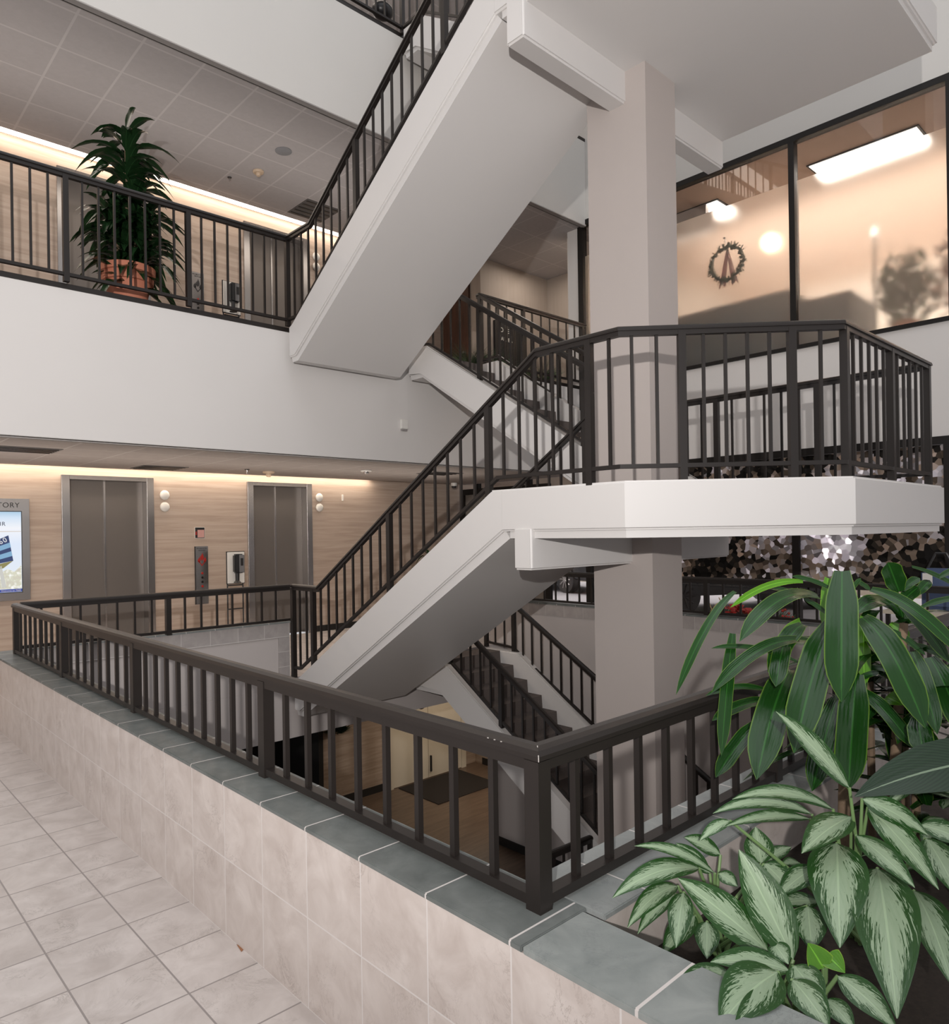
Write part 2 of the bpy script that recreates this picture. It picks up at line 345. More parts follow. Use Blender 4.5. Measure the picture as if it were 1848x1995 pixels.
# elevator wall with openings
EL = [(2.69, 3.90), (5.36, 6.53)]
ET = 2.47
def ewall(name, z0, z1, top, mat=M['trav']):
    bm = bmesh.new(); xs = [-6] + [c for e in EL for c in e] + [XW+1.7]
    for i in range(0, len(xs), 2): box(bm, xs[i], xs[i+1], YE, YE+.4, z0, z1)
    for a, b in EL: box(bm, a, b, YE, YE+.4, top, z1); box(bm, a, b, YE+.3, YE+.4, z0, top)
    struct(name, bm, mat)
ewall('wall_back', 0, C1+.2, ET); ewall('wall_back_second', L2, C2+.2, L2+2.56)
struct('wall_back_third', B(-6, XW, YE, YE+.2, L3, C3), M['mauve'])
struct('baseboard_back', B(6.6, XW, YE-.012, YE, 0, .1), M['base'])

# ---------------------------------------------------------------- low tiled walls round the floor opening
def lowwall(name, label, tiles, cap, paint=None):
    t = thing(name, label, 'low wall')
    return t
t = thing('tiled_parapet', 'long beige tiled low wall with dark slate coping along the walkway', 'low wall', (1.45, 4, 0))
part('tile_facing', B(1.325, 1.345, -2.0, 7.25, 0, .612), M['wtile'], t)
part('wall_core', B(1.346, 1.575, 1.14, 7.4, ZB, .611), M['mauve'], t)
bm = bmesh.new(); box(bm, 1.32, 1.585, 1.18, 7.42, .613, .63, bev=.003); part('slate_coping', bm, M['slate'], t)
t = thing('cross_parapet', 'low tiled wall with slate coping between floor opening and planter', 'low wall', (4, 1.25, 0))
part('wall_core', B(1.576, XB+.2, 1.15, 1.37, ZB, .611), M['mauve'], t)
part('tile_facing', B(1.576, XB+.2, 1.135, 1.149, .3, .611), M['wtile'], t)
bm = bmesh.new(); box(bm, 1.587, XB+.2, 1.125, 1.39, .613, .63, bev=.003); part('slate_coping', bm, M['slatex'], t)
t = thing('planter_wall', 'front planter edge with wide slate coping at lower right', 'low wall', (1.45, 0, 0))
part('wall_core', B(1.346, 1.54, -2, 1.139, 0, .611), M['wtile'], t)
bm = bmesh.new(); box(bm, 1.32, 1.56, -2, 1.175, .612, .632, bev=.003); part('slate_coping', bm, M['slatew'], t)
tag(part('planter_soil', B(1.541, 5.6, -2, 1.134, .3, .44), M['soil']), 'dark bark covered soil filling the planter', 'soil', kind='stuff')
t = thing('back_parapet', 'low wall with one row of tiles and inset painted panel below elevators', 'low wall', (3, 7.3, 0))
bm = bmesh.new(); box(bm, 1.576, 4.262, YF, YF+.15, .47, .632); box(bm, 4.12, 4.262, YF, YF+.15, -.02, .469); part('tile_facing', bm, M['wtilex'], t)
part('painted_panel', B(1.576, 4.119, YF+.012, YF+.15, -.1, .469), M['mauve'], t)
part('slate_coping', B(1.586, 4.27, YF-.01, YF+.17, .632, .65), M['slatex'], t)
struct('wall_stair_band', B(1.576, XB, YF+.012, YF+.149, -.69, -.101), M['mauve']); struct('trim_9', B(4.263, XB, YF+.012, YF+.149, -.1, -.001), M['mauve'])
t = thing('far_parapet', 'far low tiled wall of the opening seen behind the column', 'low wall', (XB, 4, 0))
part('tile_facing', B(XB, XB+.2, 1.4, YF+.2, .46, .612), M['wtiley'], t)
part('slate_coping', B(XB-.01, XB+.21, 1.4, YF+.2, .613, .632), M['slate'], t)
struct('wall_far_lower', B(XB+.015, XB+.18, 1.371, 7.55, ZB, .459), M['mauve'])
struct('baseboard_far', B(XB, XB+.014, 1.4, 7.56, ZB, ZB+.12), M['base'])
# basement rooms
struct('wall_basement_back', B(6.72, 10.9, 10.4, 10.6, ZB, -.69), M['panel'])
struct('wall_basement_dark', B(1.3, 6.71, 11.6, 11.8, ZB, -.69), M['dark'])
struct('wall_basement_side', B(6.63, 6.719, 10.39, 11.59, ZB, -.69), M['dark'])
struct('wall_basement_right', B(10.35, 10.5, 3, 10.39, ZB, -.69), M['panel'])
struct('baseboard_basement', B(6.73, 8.05, 10.385, 10.399, ZB, ZB+.13), M['base'])
struct('baseboard_right', B(10.336, 10.349, 3, 10.2, ZB, ZB+.13), M['base'])
t = thing('double_door', 'cream double door at the basement entrance behind the mat', 'door', (9.2, 10.36, ZB))
for x0 in (8.17, 9.03):
    d = part('door', B(x0, x0+.85, 10.33, 10.375, ZB+.01, ZB+2.12), M['cream'], t)
    bm = bmesh.new()
    for (a, b, c, e) in ((x0+.12, x0+.73, ZB+1.75, ZB+1.765), (x0+.12, x0+.73, ZB+2.0, ZB+2.015)): box(bm, a, b, 10.322, 10.331, c, e)
    for xx in (x0+.12, x0+.715): box(bm, xx, xx+.015, 10.322, 10.331, ZB+1.765, ZB+2.0)
    part('panel_moulding', bm, M['rail'], d)
part('flush_bolt', B(9.06, 9.09, 10.30, 10.33, ZB+.12, ZB+.42), M['black'], t)
part('door_frame', PR([(8.07, ZB), (8.165, ZB), (8.165, ZB+2.13), (9.885, ZB+2.13), (9.885, ZB), (10.0, ZB), (10.0, ZB+2.24), (8.07, ZB+2.24)], 'y', 10.31, 10.399), M['cream'], t)
mp = [at(765, 1533, 'z', ZB), at(985, 1530, 'z', ZB), at(855, 1567, 'z', ZB), at(898, 1484, 'z', ZB)]
bm = bmesh.new(); box(bm, 8.25, 9.75, 9.2, 10.28, ZB, ZB+.012); tag(part('entry_mat', bm, M['mat']), 'black entry mat lying on the wood floor before cream doors', 'mat')

# ---------------------------------------------------------------- stairs
def off(p, q): return (p[0], p[1]+q)
def flight(name, label, xl, xr, top, main, lip, steps, loc):
    """top/main/lip: side-view polylines (y,z): curb top, curb underside, soffit"""
    t = thing(name, label, 'staircase', loc)
    for x0, x1 in ((xl, xl+.13), (xr-.13, xr)):
        bm = PR(top + main[::-1], 'x', x0, x1)
        es = [e for e in bm.edges if abs(e.verts[0].co.x-e.verts[1].co.x) < 1e-5 and not all(v.co.y < 3.94 for v in e.verts)]
        bmesh.ops.bevel(bm, geom=es, offset=.014, segments=3, affect='EDGES')
        part('stringer', bm, M['white2'], t, smooth=True)
    part('soffit_slab', PR([off(p, .02) for p in main] + lip[::-1], 'x', xl+.03, xr-.03), M['white2'], t)
    part('carpet_runner', PR(steps, 'x', xl+.131, xr-.131), M['carpet'], t)
    return t
def steps_poly(y_top, z_top, z_bot, n, tread, up_dir, y_edge):
    """stepped profile going down from (y_top,z_top); up_dir=+1: higher toward +y"""
    r = (z_top-z_bot)/n; pts = [(y_edge, z_top)]
    y, z = y_top, z_top
    for i in range(n):
        pts.append((y + (-.018*up_dir), z)); pts.append((y, z-r)) if False else pts.append((y+.0*up_dir, z-r))
        z -= r
        if i < n-1: y -= up_dir*tread
    return pts, (y, z)
XA0, XA1, XB0, XB1 = 4.25, 5.78, 6.0, 7.42
# A: ground to mid landing, C: second floor to upper landing (both rise toward the viewer)
def rising(name, label, z0, zm, ztop_h):
    h = zm-z0; k = h/1.97
    top = [(7.15, z0), (7.07, z0), (4.05, zm), (3.931, zm)]
    main = [(7.15, z0-.345), (7.03, z0-.345), (3.931, zm-.335)]
    lip = [(7.12, z0-.40), (7.01, z0-.40), (3.875, zm-.39)]
    n = 12; r = h/n; tr = 2.86/11
    pts = [(7.15, z0-.06)]; y = 6.87; z = z0-.001
    pts = [(7.14, z0-.3), (7.14, z0-.002), (y, z0-.002)]
    for i in range(n):
        z = z0+r*(i+1); pts += [(y-.0, z-.0)]
        if i < n-1: y -= tr; pts += [(y, z)]
    pts += [(y-.05, z), (y-.05, z-.3)]
    return flight(name, label, XA0, XA1, top, main, lip, pts, (5.0, 5.5, z0))
rising('stair_flight', 'white lower stair flight rising from the ground floor by the elevators', 0, 1.97, 0)
rising('stair_flight', 'white upper stair flight rising from the second floor balcony', L2, 6.08, 0)
# B / D / B': rise away from the viewer
def receding(name, label, zm, z1, ybend, ylow, slope_pts=None):
    h = z1-zm; s = slope_pts
    yb = ybend; sl = s; yl = yb-(h+.0)/sl
    top = [(7.15, z1), (yb, z1), (yl, zm), (yl-.02, zm)]
    main = [(7.15, z1-.32), (yb+.11, z1-.32), (yl+.1, zm-.34), (yl+.05, zm-.34)]
    lip = [(7.12, z1-.38), (yb+.1, z1-.38), (yl+.06, zm-.40), (yl+.03, zm-.40)]
    n = 12 if h > 1.9 else 11; r = h/n; tr = r/sl
    y = yb+.30; z = z1-.002; pts = [(yb+.25, z-.235), (7.15, z-.235), (7.15, z), (y, z)]
    for i in range(n):
        z -= r; pts += [(y-.012, z)]
        if i < n-1: y -= tr; pts += [(y, z)]
    pts += [(y-.02, z-.03)]
    return flight(name, label, XB0, XB1, top, main, lip, pts, (6.7, 5.5, zm))
receding('stair_flight', 'stair flight behind the column climbing from mid landing to second floor', 1.97, L2, 6.80, 0, .640)
receding('stair_flight', 'topmost stair flight glimpsed behind the upper balusters', 6.08, L3, 6.80, 0, .68)
receding('stair_flight', 'dark carpeted stair flight descending from ground floor to the basement', -1.98, -.002, 6.52, 0, .68)
# landings
LP = [(4.25, 3.93), (4.25, 2.80), (5.30, 1.72), (7.42, 1.72), (7.42, 3.93)]
def inset(P, d):
    return [(P[0][0]+d, P[0][1]), (P[1][0]+d, P[1][1]+d*.4), (P[2][0]+d*.4, P[2][1]+d), (P[3][0]-d, P[3][1]+d), (P[4][0]-d, P[4][1])]
def landing(label, z, lower, ycut=4.06):
    t = thing('stair_landing', label, 'landing', (5.8, 3, z-.3))
    P = LP
    bm = PR(P, 'z', lower, z)
    es = [e for e in bm.edges if abs(e.verts[0].co.z-e.verts[1].co.z) < 1e-5 and not all(v.co.y > 3.92 for v in e.verts)]
    bmesh.ops.bevel(bm, geom=es, offset=.016, segments=3, affect='EDGES'); part('fascia', bm, M['white2'], t, smooth=True)
    Q = inset(P, .03); Q[0] = (Q[0][0], 3.874); Q[-1] = (Q[-1][0], 3.874)
    part('lip', PR(Q, 'z', lower-.055, lower+.01), M['white2'], t)
    part('carpet', PR(inset(P, .13), 'z', z-.01, z+.004), M['carpet'], t)
landing('lower cantilevered white landing wrapping the column with chamfered corner', 1.97, 1.635)
landing('upper landing whose white underside fills the top right', 6.09, 5.755)
landing('basement half landing seen low behind the corner post', -1.98, -2.3)
def beam(label, z0, z1):
    bm = B(4.235, 7.42, 3.62, 3.80, z0, z1)
    bmesh.ops.bevel(bm, geom=[e for e in bm.edges if abs(e.verts[0].co.x-e.verts[1].co.x) > 1 and e.verts[0].co.z < z0+.01 or abs(e.verts[0].co.x-e.verts[1].co.x) < 1e-4], offset=.016, segments=3, affect='EDGES')
    tag(part('support_beam', bm, M['white2'], smooth=True), label, 'beam')
beam('short white concrete beam end under the lower landing', 1.335, 1.665)
beam('long white beam under the upper landing passing the column', 5.42, 5.80)
bm = B(5.60, 6.09, 3.42, 4.03, ZB, 10.9)
tag(part('support_column', bm, M['col']), 'tall square beige column running through both stair landings', 'column')
# bright bevelled metal strip at upper landing front edge handled by fascia geometry

# ---------------------------------------------------------------- railings
def unit_box(name, sx, sy, h):
    bm = bmesh.new(); box(bm, -sx/2, sx/2, -sy/2, sy/2, 0, h); me = bpy.data.meshes.new(name); bmesh.ops.recalc_face_normals(bm, faces=bm.faces)
    bm.to_mesh(me); bm.free(); me.materials.append(M['rail']); return me
_ub = {}
def ub(n, s, h):
    k = (n, s, round(h, 2))
    if k not in _ub: _ub[k] = unit_box(n, s, s, k[2])
    return _ub[k]
PROF = [(-.033, -.012), (-.033, 0), (-.028, .014), (-.012, .022), (.012, .022), (.028, .014), (.033, 0), (.033, -.012), (.022, -.012), (.022, -.045), (-.022, -.045), (-.022, -.012)]
BPROF = [(-.02, -.014), (-.02, .014), (.02, .014), (.02, -.014)]
def interp(tab, s):
    if s <= tab[0][0]: return tab[0][1]
    for (a, za), (b, zb) in zip(tab, tab[1:]):
        if s <= b: return za+(zb-za)*(s-a)/max(1e-6, b-a)
    return tab[-1][1]
def railing(label, path, ztop, zbot, posts, spacing=.157, foot=.06, group=None, ends=(0, 0), cap=True, pw=.05, bw=.02, name='guard_railing'):
    """path: plan polyline; ztop/zbot: (s,z) tables; posts: s values"""
    path = [Vector((p[0], p[1], 0)) for p in path]; cum = [0]
    for a, b in zip(path, path[1:]): cum.append(cum[-1]+(b-a).length)
    L = cum[-1]
    def pos(s):
        s = min(max(s, 0), L)
        for i in range(len(path)-1):
            if s <= cum[i+1]+1e-6: return path[i]+(path[i+1]-path[i])*((s-cum[i])/(cum[i+1]-cum[i])), i
        return path[-1], len(path)-2
    def rot(i): d = path[i+1]-path[i]; return math.atan2(d.y, d.x)
    t = thing(name, label, 'railing', pos(0)[0]+Vector((0, 0, interp(zbot, 0))), group)
    rl = root_loc(t)
    for nm, tab, prof, dz in (('handrail', ztop, PROF, -.022), ('bottom_rail', zbot, BPROF, 0)):
        ss = sorted(set([round(x, 4) for x in cum] + [round(s, 4) for s, _ in tab if 0 < s < L]))
        bm = bmesh.new(); sweep(bm, [pos(s)[0]+Vector((0, 0, interp(tab, s)+dz)) for s in ss], prof); part(nm, bm, M['rail'], t, smooth=False)
    def put(nm, s, z0, z1, w_):
        p, i = pos(s); o = new_obj(nm, ub(nm, w_, z1-z0), t); o.location = Vector((p.x, p.y, z0))-rl; o.rotation_euler = (0, 0, rot(i))
    for s in posts: put('post', s, interp(zbot, s)-foot, interp(ztop, s)-.04, pw)
    marks = sorted(posts)
    if ends[0]: marks = [0]+marks
    if ends[1]: marks = marks+[L]
    for a, b in zip(marks, marks[1:]):
        n = max(1, round((b-a)/spacing))
        for k in range(1, n):
            s = a+(b-a)*k/n; put('baluster', s, interp(zbot, s)+.005, interp(ztop, s)-.04, bw)
    return t
g0 = 'guard railings round the ground floor opening'
xr, yr = 1.487, 1.262
railing('nearest dark bronze railing with corner post, along walkway parapet and behind the plants', [(7.75, yr), (xr, yr), (xr, 7.2)], [(0, 1.07)], [(0, .655)],
        [.4, 1.85, 3.33, 4.82] + [6.263+k for k in (0, 1.47, 2.99, 4.44, 5.91)], foot=.025)
railing('railing on the far tiled parapet in front of the storefront windows', [(XB+.08, 1.35), (XB+.08, 7.3)], [(0, 1.07)], [(0, .66)], [.05, 1.4, 2.8, 4.2, 5.6], spacing=.2, foot=.03)
railing('railing on back parapet in front of the ground floor elevators', [(1.53, YF-.04), (4.24, YF-.04)], [(0, 1.075)], [(0, .675)], [1.32], spacing=.165, foot=.03, ends=(1, 1))
nr = [o for o in bpy.data.objects if o.get('label', '').startswith('nearest dark bronze')][0]
bm = bmesh.new(); k_ = .7071; tube(bm, [(xr-.012*1, yr-.012*1, 1.0705), (xr-.034, yr-.034, 1.049), (xr-.0345, yr-.0345, 1.037)], .0014, 5)
for q_ in (.10, .125, .15): box(bm, xr-.030, xr-.024, yr+q_, yr+q_+.005, 1.0605, 1.0625)
part('chipped_paint', bm, plain('bare_metal_scratch', (.34, .32, .30), .5), nr)
# A side + lower landing
xa = 4.285
yA = lambda y: 7.2-y
P = [(xa, 7.2), (xa, 2.85), (5.33, 1.80), (7.33, 1.80)]
c1_ = 7.2-2.85; c2_ = c1_+math.hypot(5.33-xa, 1.05)
railing('railing climbing the lower flight and wrapping the lower landing', P, [(0, 1.075), (yA(6.68), 1.075), (yA(3.58), 3.03)],
        [(0, .13), (yA(7.06), .13), (yA(4.0), 2.07)], [0, yA(6.78), yA(5.42), yA(4.10), yA(3.10), c1_+.42, c2_-.33, c2_+.05, c2_+1.0, c2_+1.96], spacing=.158, foot=.12)
railing('inner railing between the two lower flights', [(5.73, 7.1), (5.73, 4.05)], [(0, 1.0), (.5, 1.12), (3.05, 2.82)], [(0, .14), (3.05, 2.05)], [0, 1.4, 2.9], foot=.1)
railing('left railing of the flight rising behind the column', [(6.05, 7.2), (6.05, 4.05)], [(0, 5.04), (.2, 5.0), (3.15, 3.08)], [(0, 4.06), (.42, 4.0), (3.15, 2.28)], [0, 1.29, 2.75], foot=.09)
railing('right railing of the lower landing and flight toward second floor', [(7.34, 1.80), (7.34, 7.2)], [(0, 3.035), (2.35, 3.035), (5.35, 5.0)], [(0, 2.07), (2.35, 2.12), (5.0, 4.05)], [.9, 1.9, 2.4, 3.8, 5.35], foot=.09, ends=(1, 0))
# second floor
P = [(-2.5, YF-.03), (xa, YF-.03), (xa, 2.95)]
q = xa+2.5; yC = lambda y: q+(YF-.03)-y
railing('second floor balcony railing turning up the upper flight', P, [(0, L2+1.06), (yC(6.72), L2+1.06), (yC(4.77), 6.37), (yC(3.6), 7.16)], [(0, 4.07), (yC(7.0), 4.08), (yC(4.05), 6.19)],
        [q-4.67, q-3.5, q-2.335, q-1.165, q, yC(5.87), yC(4.55)], spacing=.15, foot=.07)
railing('second floor railing beyond the stair toward the office wall', [(7.4, YF-.02), (9.9, YF-.02)], [(0, 5.04)], [(0, 4.07)], [.04, .95, 2.42], spacing=.2, foot=.07)
P = [(-2.5, YF-.03), (6.05, YF-.03), (6.05, 4.4)]
q = 8.55
railing('third floor railing at the very top of the photo', P, [(0, L3+1.06), (q+.3, L3+1.06), (q+2.8, L3-.5)], [(0, 8.22), (q+.4, 8.2), (q+2.8, 6.65)], [q-4.6, q-3.4, q-2.3, q-1.15, q, q+1.3], spacing=.15, foot=.07)
# basement flight
railing('left railing of the basement flight', [(6.05, 6.95), (6.05, 4.1)], [(0, .98), (2.85, -.93)], [(0, .30), (.45, .06), (2.85, -1.58)], [0, 1.3, 2.72], foot=.08)
railing('right railing of the basement flight against the far wall', [(7.37, 7.15), (7.37, 3.6)], [(0, 1.0), (3.55, -1.2)], [(0, .08), (.5, .05), (3.55, -1.85)], [0, .52, 1.95, 3.3], foot=.07)
a = at(1150, 1627, 'x', 6.0); b_ = at(1060, 1663, 'y', a.y)
railing('short low railing at the foot of the basement flight', [(6.0, a.y), (b_.x, a.y)], [(0, a.z), (6.0-b_.x, b_.z)], [(0, a.z-.42), (6.0-b_.x, b_.z-.42)], [0], foot=.05, ends=(0, 1))

# ---------------------------------------------------------------- elevators and things on the elevator wall
def elevator(i, x0, x1, z0, top, label):
    t = thing('elevator', label, 'elevator', ((x0+x1)/2, YE, z0), 'elevators on the travertine wall')
    z1 = z0+top
    for a, b in ((x0, x0+.10), (x1-.10, x1)): part('jamb', B(a, b, YE-.035, YE+.19, z0, z1, bev=.004), M['steel'], t)
    part('header', B(x0+.101, x1-.101, YE-.035, YE+.19, z1-.055, z1), M['steel'], t)
    xm = (x0+x1)/2-.02
    for a, b in ((x0+.101, xm-.003), (xm+.003, x1-.101)):
        d = part('door', B(a, b, YE+.13, YE+.17, z0+.01, z1-.056), M['doorsteel'], t)
    part('door_edge', B(xm-.012, xm+.012, YE+.118, YE+.129, z0+.01, z1-.056), M['steel'], t)
elevator(0, 2.69, 3.90, 0, ET, 'wider looking left elevator on the ground floor')
elevator(1, 5.36, 6.53, 0, ET, 'right elevator on the ground floor beside the sanitizer stand')
elevator(2, 2.69, 3.90, L2, 2.56, 'second floor elevator behind the potted plant')
elevator(3, 5.36, 6.53, L2, 2.56, 'second floor elevator next to the stair foot')
for k, (z0, z1, lo, hi, lab) in enumerate(((L2, C2, .12, .42, 'second'),)):
    pass
for (x, zz, lab) in ((4.06, 2.06, 'pair of round white lanterns right of the left elevator'), (6.68, 2.08, 'pair of round white lanterns right of the right ground floor elevator'), (6.69, 6.13, 'pair of round white lanterns beside the second floor elevator')):
    t = thing('hall_lantern', lab, 'lantern', (x, YE, zz), 'elevator hall lanterns')
    for dz in (0, .17):
        bm = bmesh.new(); sphere(bm, (x, YE-.02, zz+dz), .07, (1, .55, 1)); part('lamp_globe', bm, M['whitepl'], t, smooth=True)
# cove light strips
for z, lab, x1 in ((C1, 'warm cove light strip above the ground floor elevators', 7.75), (C2, 'warm cove light strip above the second floor elevators', 8.6)):
    t = thing('cove_light', lab, 'light fixture', (1, YE-.1, z+.1))
    part('diffuser', B(-5.9, x1, YE-.19, YE-.05, z+.03, z+.045), M['cove'], t)
    part('housing', B(-5.92, x1+.02, YE-.2, YE-.04, z+.0455, z+.07), M['whitepl'], t)

def text(name, s, size, loc, mat, parent, face='-y', align='CENTER', ext=.002, spacing=1.0):
    c = bpy.data.curves.new(name, 'FONT'); c.body = s; c.size = size; c.align_x = align; c.extrude = ext; c.space_character = spacing
    tmp = bpy.data.objects.new('tmp', c); COL.objects.link(tmp); bpy.context.view_layer.update()
    me = bpy.data.meshes.new_from_object(tmp); bpy.data.objects.remove(tmp, do_unlink=True)
    me.materials.clear(); me.materials.append(mat); me.name = name
    rx = Matrix.Rotation(math.pi/2, 4, 'X'); rz = Matrix.Rotation(0 if face == '-y' else -math.pi/2, 4, 'Z')
    me.transform(rz @ rx); o = new_obj(name, me, parent); o.location = Vector(loc)-(root_loc(parent) if parent else Vector())
    return o
M['ink'] = plain('dark_lettering', (.03, .028, .03), .5)
M['inkw'] = plain('pale_lettering', (.75, .72, .66), .5)
M['screenblue'] = emit('screen_blue_band', (.02, .06, .35), .8)
M['red'] = plain('red_enamel', (.35, .02, .015), .4)
M['pink'] = plain('pink_notice', (.55, .30, .27), .6)

# building directory display
t = thing('directory_display', 'steel framed lit directory screen cut by the left photo edge', 'display', (1.7, YE, 1.5))
xr_ = 2.30
part('frame', PR([(1.0, .86), (xr_, .86), (xr_, 2.14), (1.0, 2.14)], 'y', YE-.06, YE), M['steel'], t)
def screenmat():
    k = NT('directory_screen'); v = k.coord(); sp = k.n('ShaderNodeSeparateXYZ'); k.l(v, sp.inputs[0])
    z = sp.outputs[2]
    c = k.ramp(k.math('DIVIDE', k.math('SUBTRACT', z, .97), 1.0), [(0, (.75, .8, .85)), (.6, (.70, .78, .92)), (.8, (.85, .87, .92)), (.93, (.62, .74, .88)), (1, (.40, .58, .75))])
    k.l(c, k.b.inputs['Emission Color']); k.b.inputs['Emission Strength'].default_value = .85; k.col((.02, .02, .02)); return k.m
part('screen', B(1.05, 2.205, YE-.066, YE-.061, .965, 1.975), screenmat(), t)
part('screen_bezel', PR([(1.04, .955), (2.215, .955), (2.215, 1.985), (1.04, 1.985)], 'y', YE-.0605, YE-.0602), M['black'], t)
text('heading', 'DIRECTORY', .088, (2.19, YE-.062, 2.03), M['ink'], t, align='RIGHT', spacing=1.12)
text('screen_word', 'OIR', .07, (2.03, YE-.068, 1.80), plain('screen_navy', (.05, .07, .13), .5), t, align='RIGHT', spacing=1.15)
ys = YE-.067
def epoly(name, pts, y0, mat, par):
    return part(name, PR(pts, 'y', y0-.001, y0), mat, par)
E_ = lambda n, c, e=.7: emit(n, c, e)
epoly('screen_rule', [(1.05, 1.72), (2.2, 1.725), (2.2, 1.73), (1.05, 1.73)], ys, E_('rule', (.65, .5, .35)), t)
epoly('pictured_building', [(1.5, 1.42), (2.06, 1.68), (2.11, 1.36), (1.5, 1.24)], ys, E_('navy', (.02, .05, .17)), t)
epoly('pictured_window_band', [(1.5, 1.37), (2.075, 1.59), (2.085, 1.53), (1.5, 1.32)], ys-.002, E_('bandblue', (.25, .48, .72)), t)
epoly('pictured_window_band', [(1.5, 1.29), (2.09, 1.48), (2.1, 1.42), (1.5, 1.25)], ys-.002, E_('bandblue2', (.25, .48, .72)), t)
epoly('pictured_underside', [(1.5, 1.22), (2.11, 1.36), (2.0, 1.27), (1.5, 1.15)], ys-.001, E_('tan', (.30, .27, .10)), t)
for xx in (1.98, 1.86): epoly('pictured_pillar', [(xx, 1.03), (xx+.05, 1.03), (xx+.0, 1.30), (xx-.03, 1.29)], ys-.001, E_('pillar', (.7, .7, .66)), t)
def treesmat():
    k = NT('pictured_trees'); f = k.noise(k.coord(), 18, 5); c = k.ramp(f, [(.35, (.01, .03, .01)), (.5, (.06, .14, .04)), (.65, (.55, .65, .7))])
    k.l(c, k.b.inputs['Emission Color']); k.b.inputs['Emission Strength'].default_value = .7; return k.m
epoly('pictured_trees', [(1.5, 1.03), (2.2, 1.0), (2.2, 1.30), (2.12, 1.22), (2.05, 1.26), (1.95, 1.2), (1.5, 1.15)], ys, treesmat(), t)
epoly('screen_blue_band', [(1.05, .968), (2.204, .968), (2.204, 1.005), (1.05, 1.0)], ys-.002, M['screenblue'], t)
text('screen_welcome', 'Welcome to 7660', .03, (2.19, ys-.003, .976), M['inkw'], t, align='RIGHT')
o = text('building_number', '7660', .085, (0, 0, 0), E_('numwhite', (.9, .9, .9)), t, align='RIGHT', spacing=1.2)
o.data.transform(Matrix.Rotation(-math.radians(25), 4, 'Y')); o.location = Vector((2.05, ys-.004, 1.605))-root_loc(t)

# elevator call stations, signs
for z0, lab, lv in ((.62, 'steel call panel with flame emblem between the ground floor elevators', 0), (L2+.72, 'steel call panel between the second floor elevators', 1)):
    t = thing('call_panel', lab, 'elevator panel', (4.6, YE, z0))
    h = .86
    part('plate', B(4.505, 4.70, YE-.025, YE, z0, z0+h, bev=.003), M['steel'], t)
    part('dark_edge', B(4.498, 4.504, YE-.03, YE, z0, z0+h), M['black'], t)
    text('small_print', 'IN CASE OF FIRE', .022, (4.603, YE-.026, z0+h-.04), M['ink'], t); text('small_print', 'USE STAIRS', .022, (4.603, YE-.026, z0+h-.068), M['ink'], t)
    bm = bmesh.new()
    def flame(cx, cz, s):
        prism(bm, [(cx, cz), (cx+.028*s, cz+.03*s), (cx+.03*s, cz+.06*s), (cx+.006*s, cz+.125*s), (cx-.005*s, cz+.09*s), (cx-.026*s, cz+.07*s), (cx-.03*s, cz+.03*s)], 'y', YE-.027, YE-.025)
    zz = z0+h-.25
    flame(4.603, zz+.035, .95); flame(4.558, zz+.005, .72); flame(4.648, zz+.005, .72)
    prism(bm, [(4.55, zz+.02), (4.603, zz-.045), (4.656, zz+.02), (4.65, zz+.034), (4.603, zz-.025), (4.556, zz+.034)], 'y', YE-.027, YE-.025)
    part('flame_emblem', bm, M['red'] if lv == 0 else M['ink'], t)
    for k in range(4):
        bm = bmesh.new(); cz = z0+h-.40-.065*k; cyl(bm, (4.603, YE-.025, cz), (4.603, YE-.033, cz), .017); part('button', bm, M['red'] if k in (0, 3) else M['rail'], t)
t = thing('fire_notice', 'small black framed red and pink notice above the call panel', 'sign', (4.58, YE, 1.68))
part('frame', B(4.505, 4.66, YE-.012, YE, 1.60, 1.765), M['whitepl'], t)
part('black_face', B(4.51, 4.655, YE-.014, YE-.0125, 1.605, 1.76), M['black'], t)
part('pink_square', B(4.545, 4.648, YE-.016, YE-.0145, 1.612, 1.725), M['pink'], t)
part('red_mark', B(4.514, 4.535, YE-.016, YE-.0145, 1.65, 1.70), M['red'], t)
# hand sanitizer stands
def sanitizer(z0, y, lab):
    x0, x1 = 4.80, 5.07
    t = thing('sanitizer_stand', lab, 'dispenser stand', (4.93, y, z0))
    part('back_board', B(x0, x1, y-.005, y+.01, z0+.93, z0+1.39, bev=.004), M['whitepl'], t)
    bm = bmesh.new(); box(bm, x0-.01, x1+.01, y+.011, y+.022, z0+.92, z0+1.4); part('black_frame', bm, M['black'], t)
    bm = bmesh.new()
    for x in (x0+.012, x1-.012): cyl(bm, (x, y+.03, z0+.02), (x, y+.03, z0+.95), .011, n=8)
    for z in (.9, .55): cyl(bm, (x0+.012, y+.03, z0+z), (x1-.012, y+.03, z0+z), .010, n=8)
    part('stand_frame', bm, M['black'], t, smooth=True)
    bm = bmesh.new()
    for x in (x0+.012, x1-.012): box(bm, x-.02, x+.02, y-.16, y+.18, z0, z0+.02)
    part('foot', bm, M['black'], t)
    bm = B((x0+x1)/2-.06, (x0+x1)/2+.085, y-.10, y-.006, z0+1.08, z0+1.36, bev=.02); part('dispenser', bm, M['black'], t, smooth=True)
    part('dispenser_face', B((x0+x1)/2+.0, (x0+x1)/2+.08, y-.112, y-.101, z0+1.09, z0+1.35, bev=.005), plain('grey_plastic', (.16, .16, .165), .4), t)
    part('sight_window', B((x0+x1)/2+.02, (x0+x1)/2+.06, y-.116, y-.1125, z0+1.19, z0+1.30), M['black'], t)
    bm = bmesh.new(); lathe(bm, ((x0+x1)/2-.01, y-.06, z0+.94), [(.055, 0), (.05, .01), (.028, .03), (.03, .14)], 14); part('drip_cup', bm, M['black'], t, smooth=True)
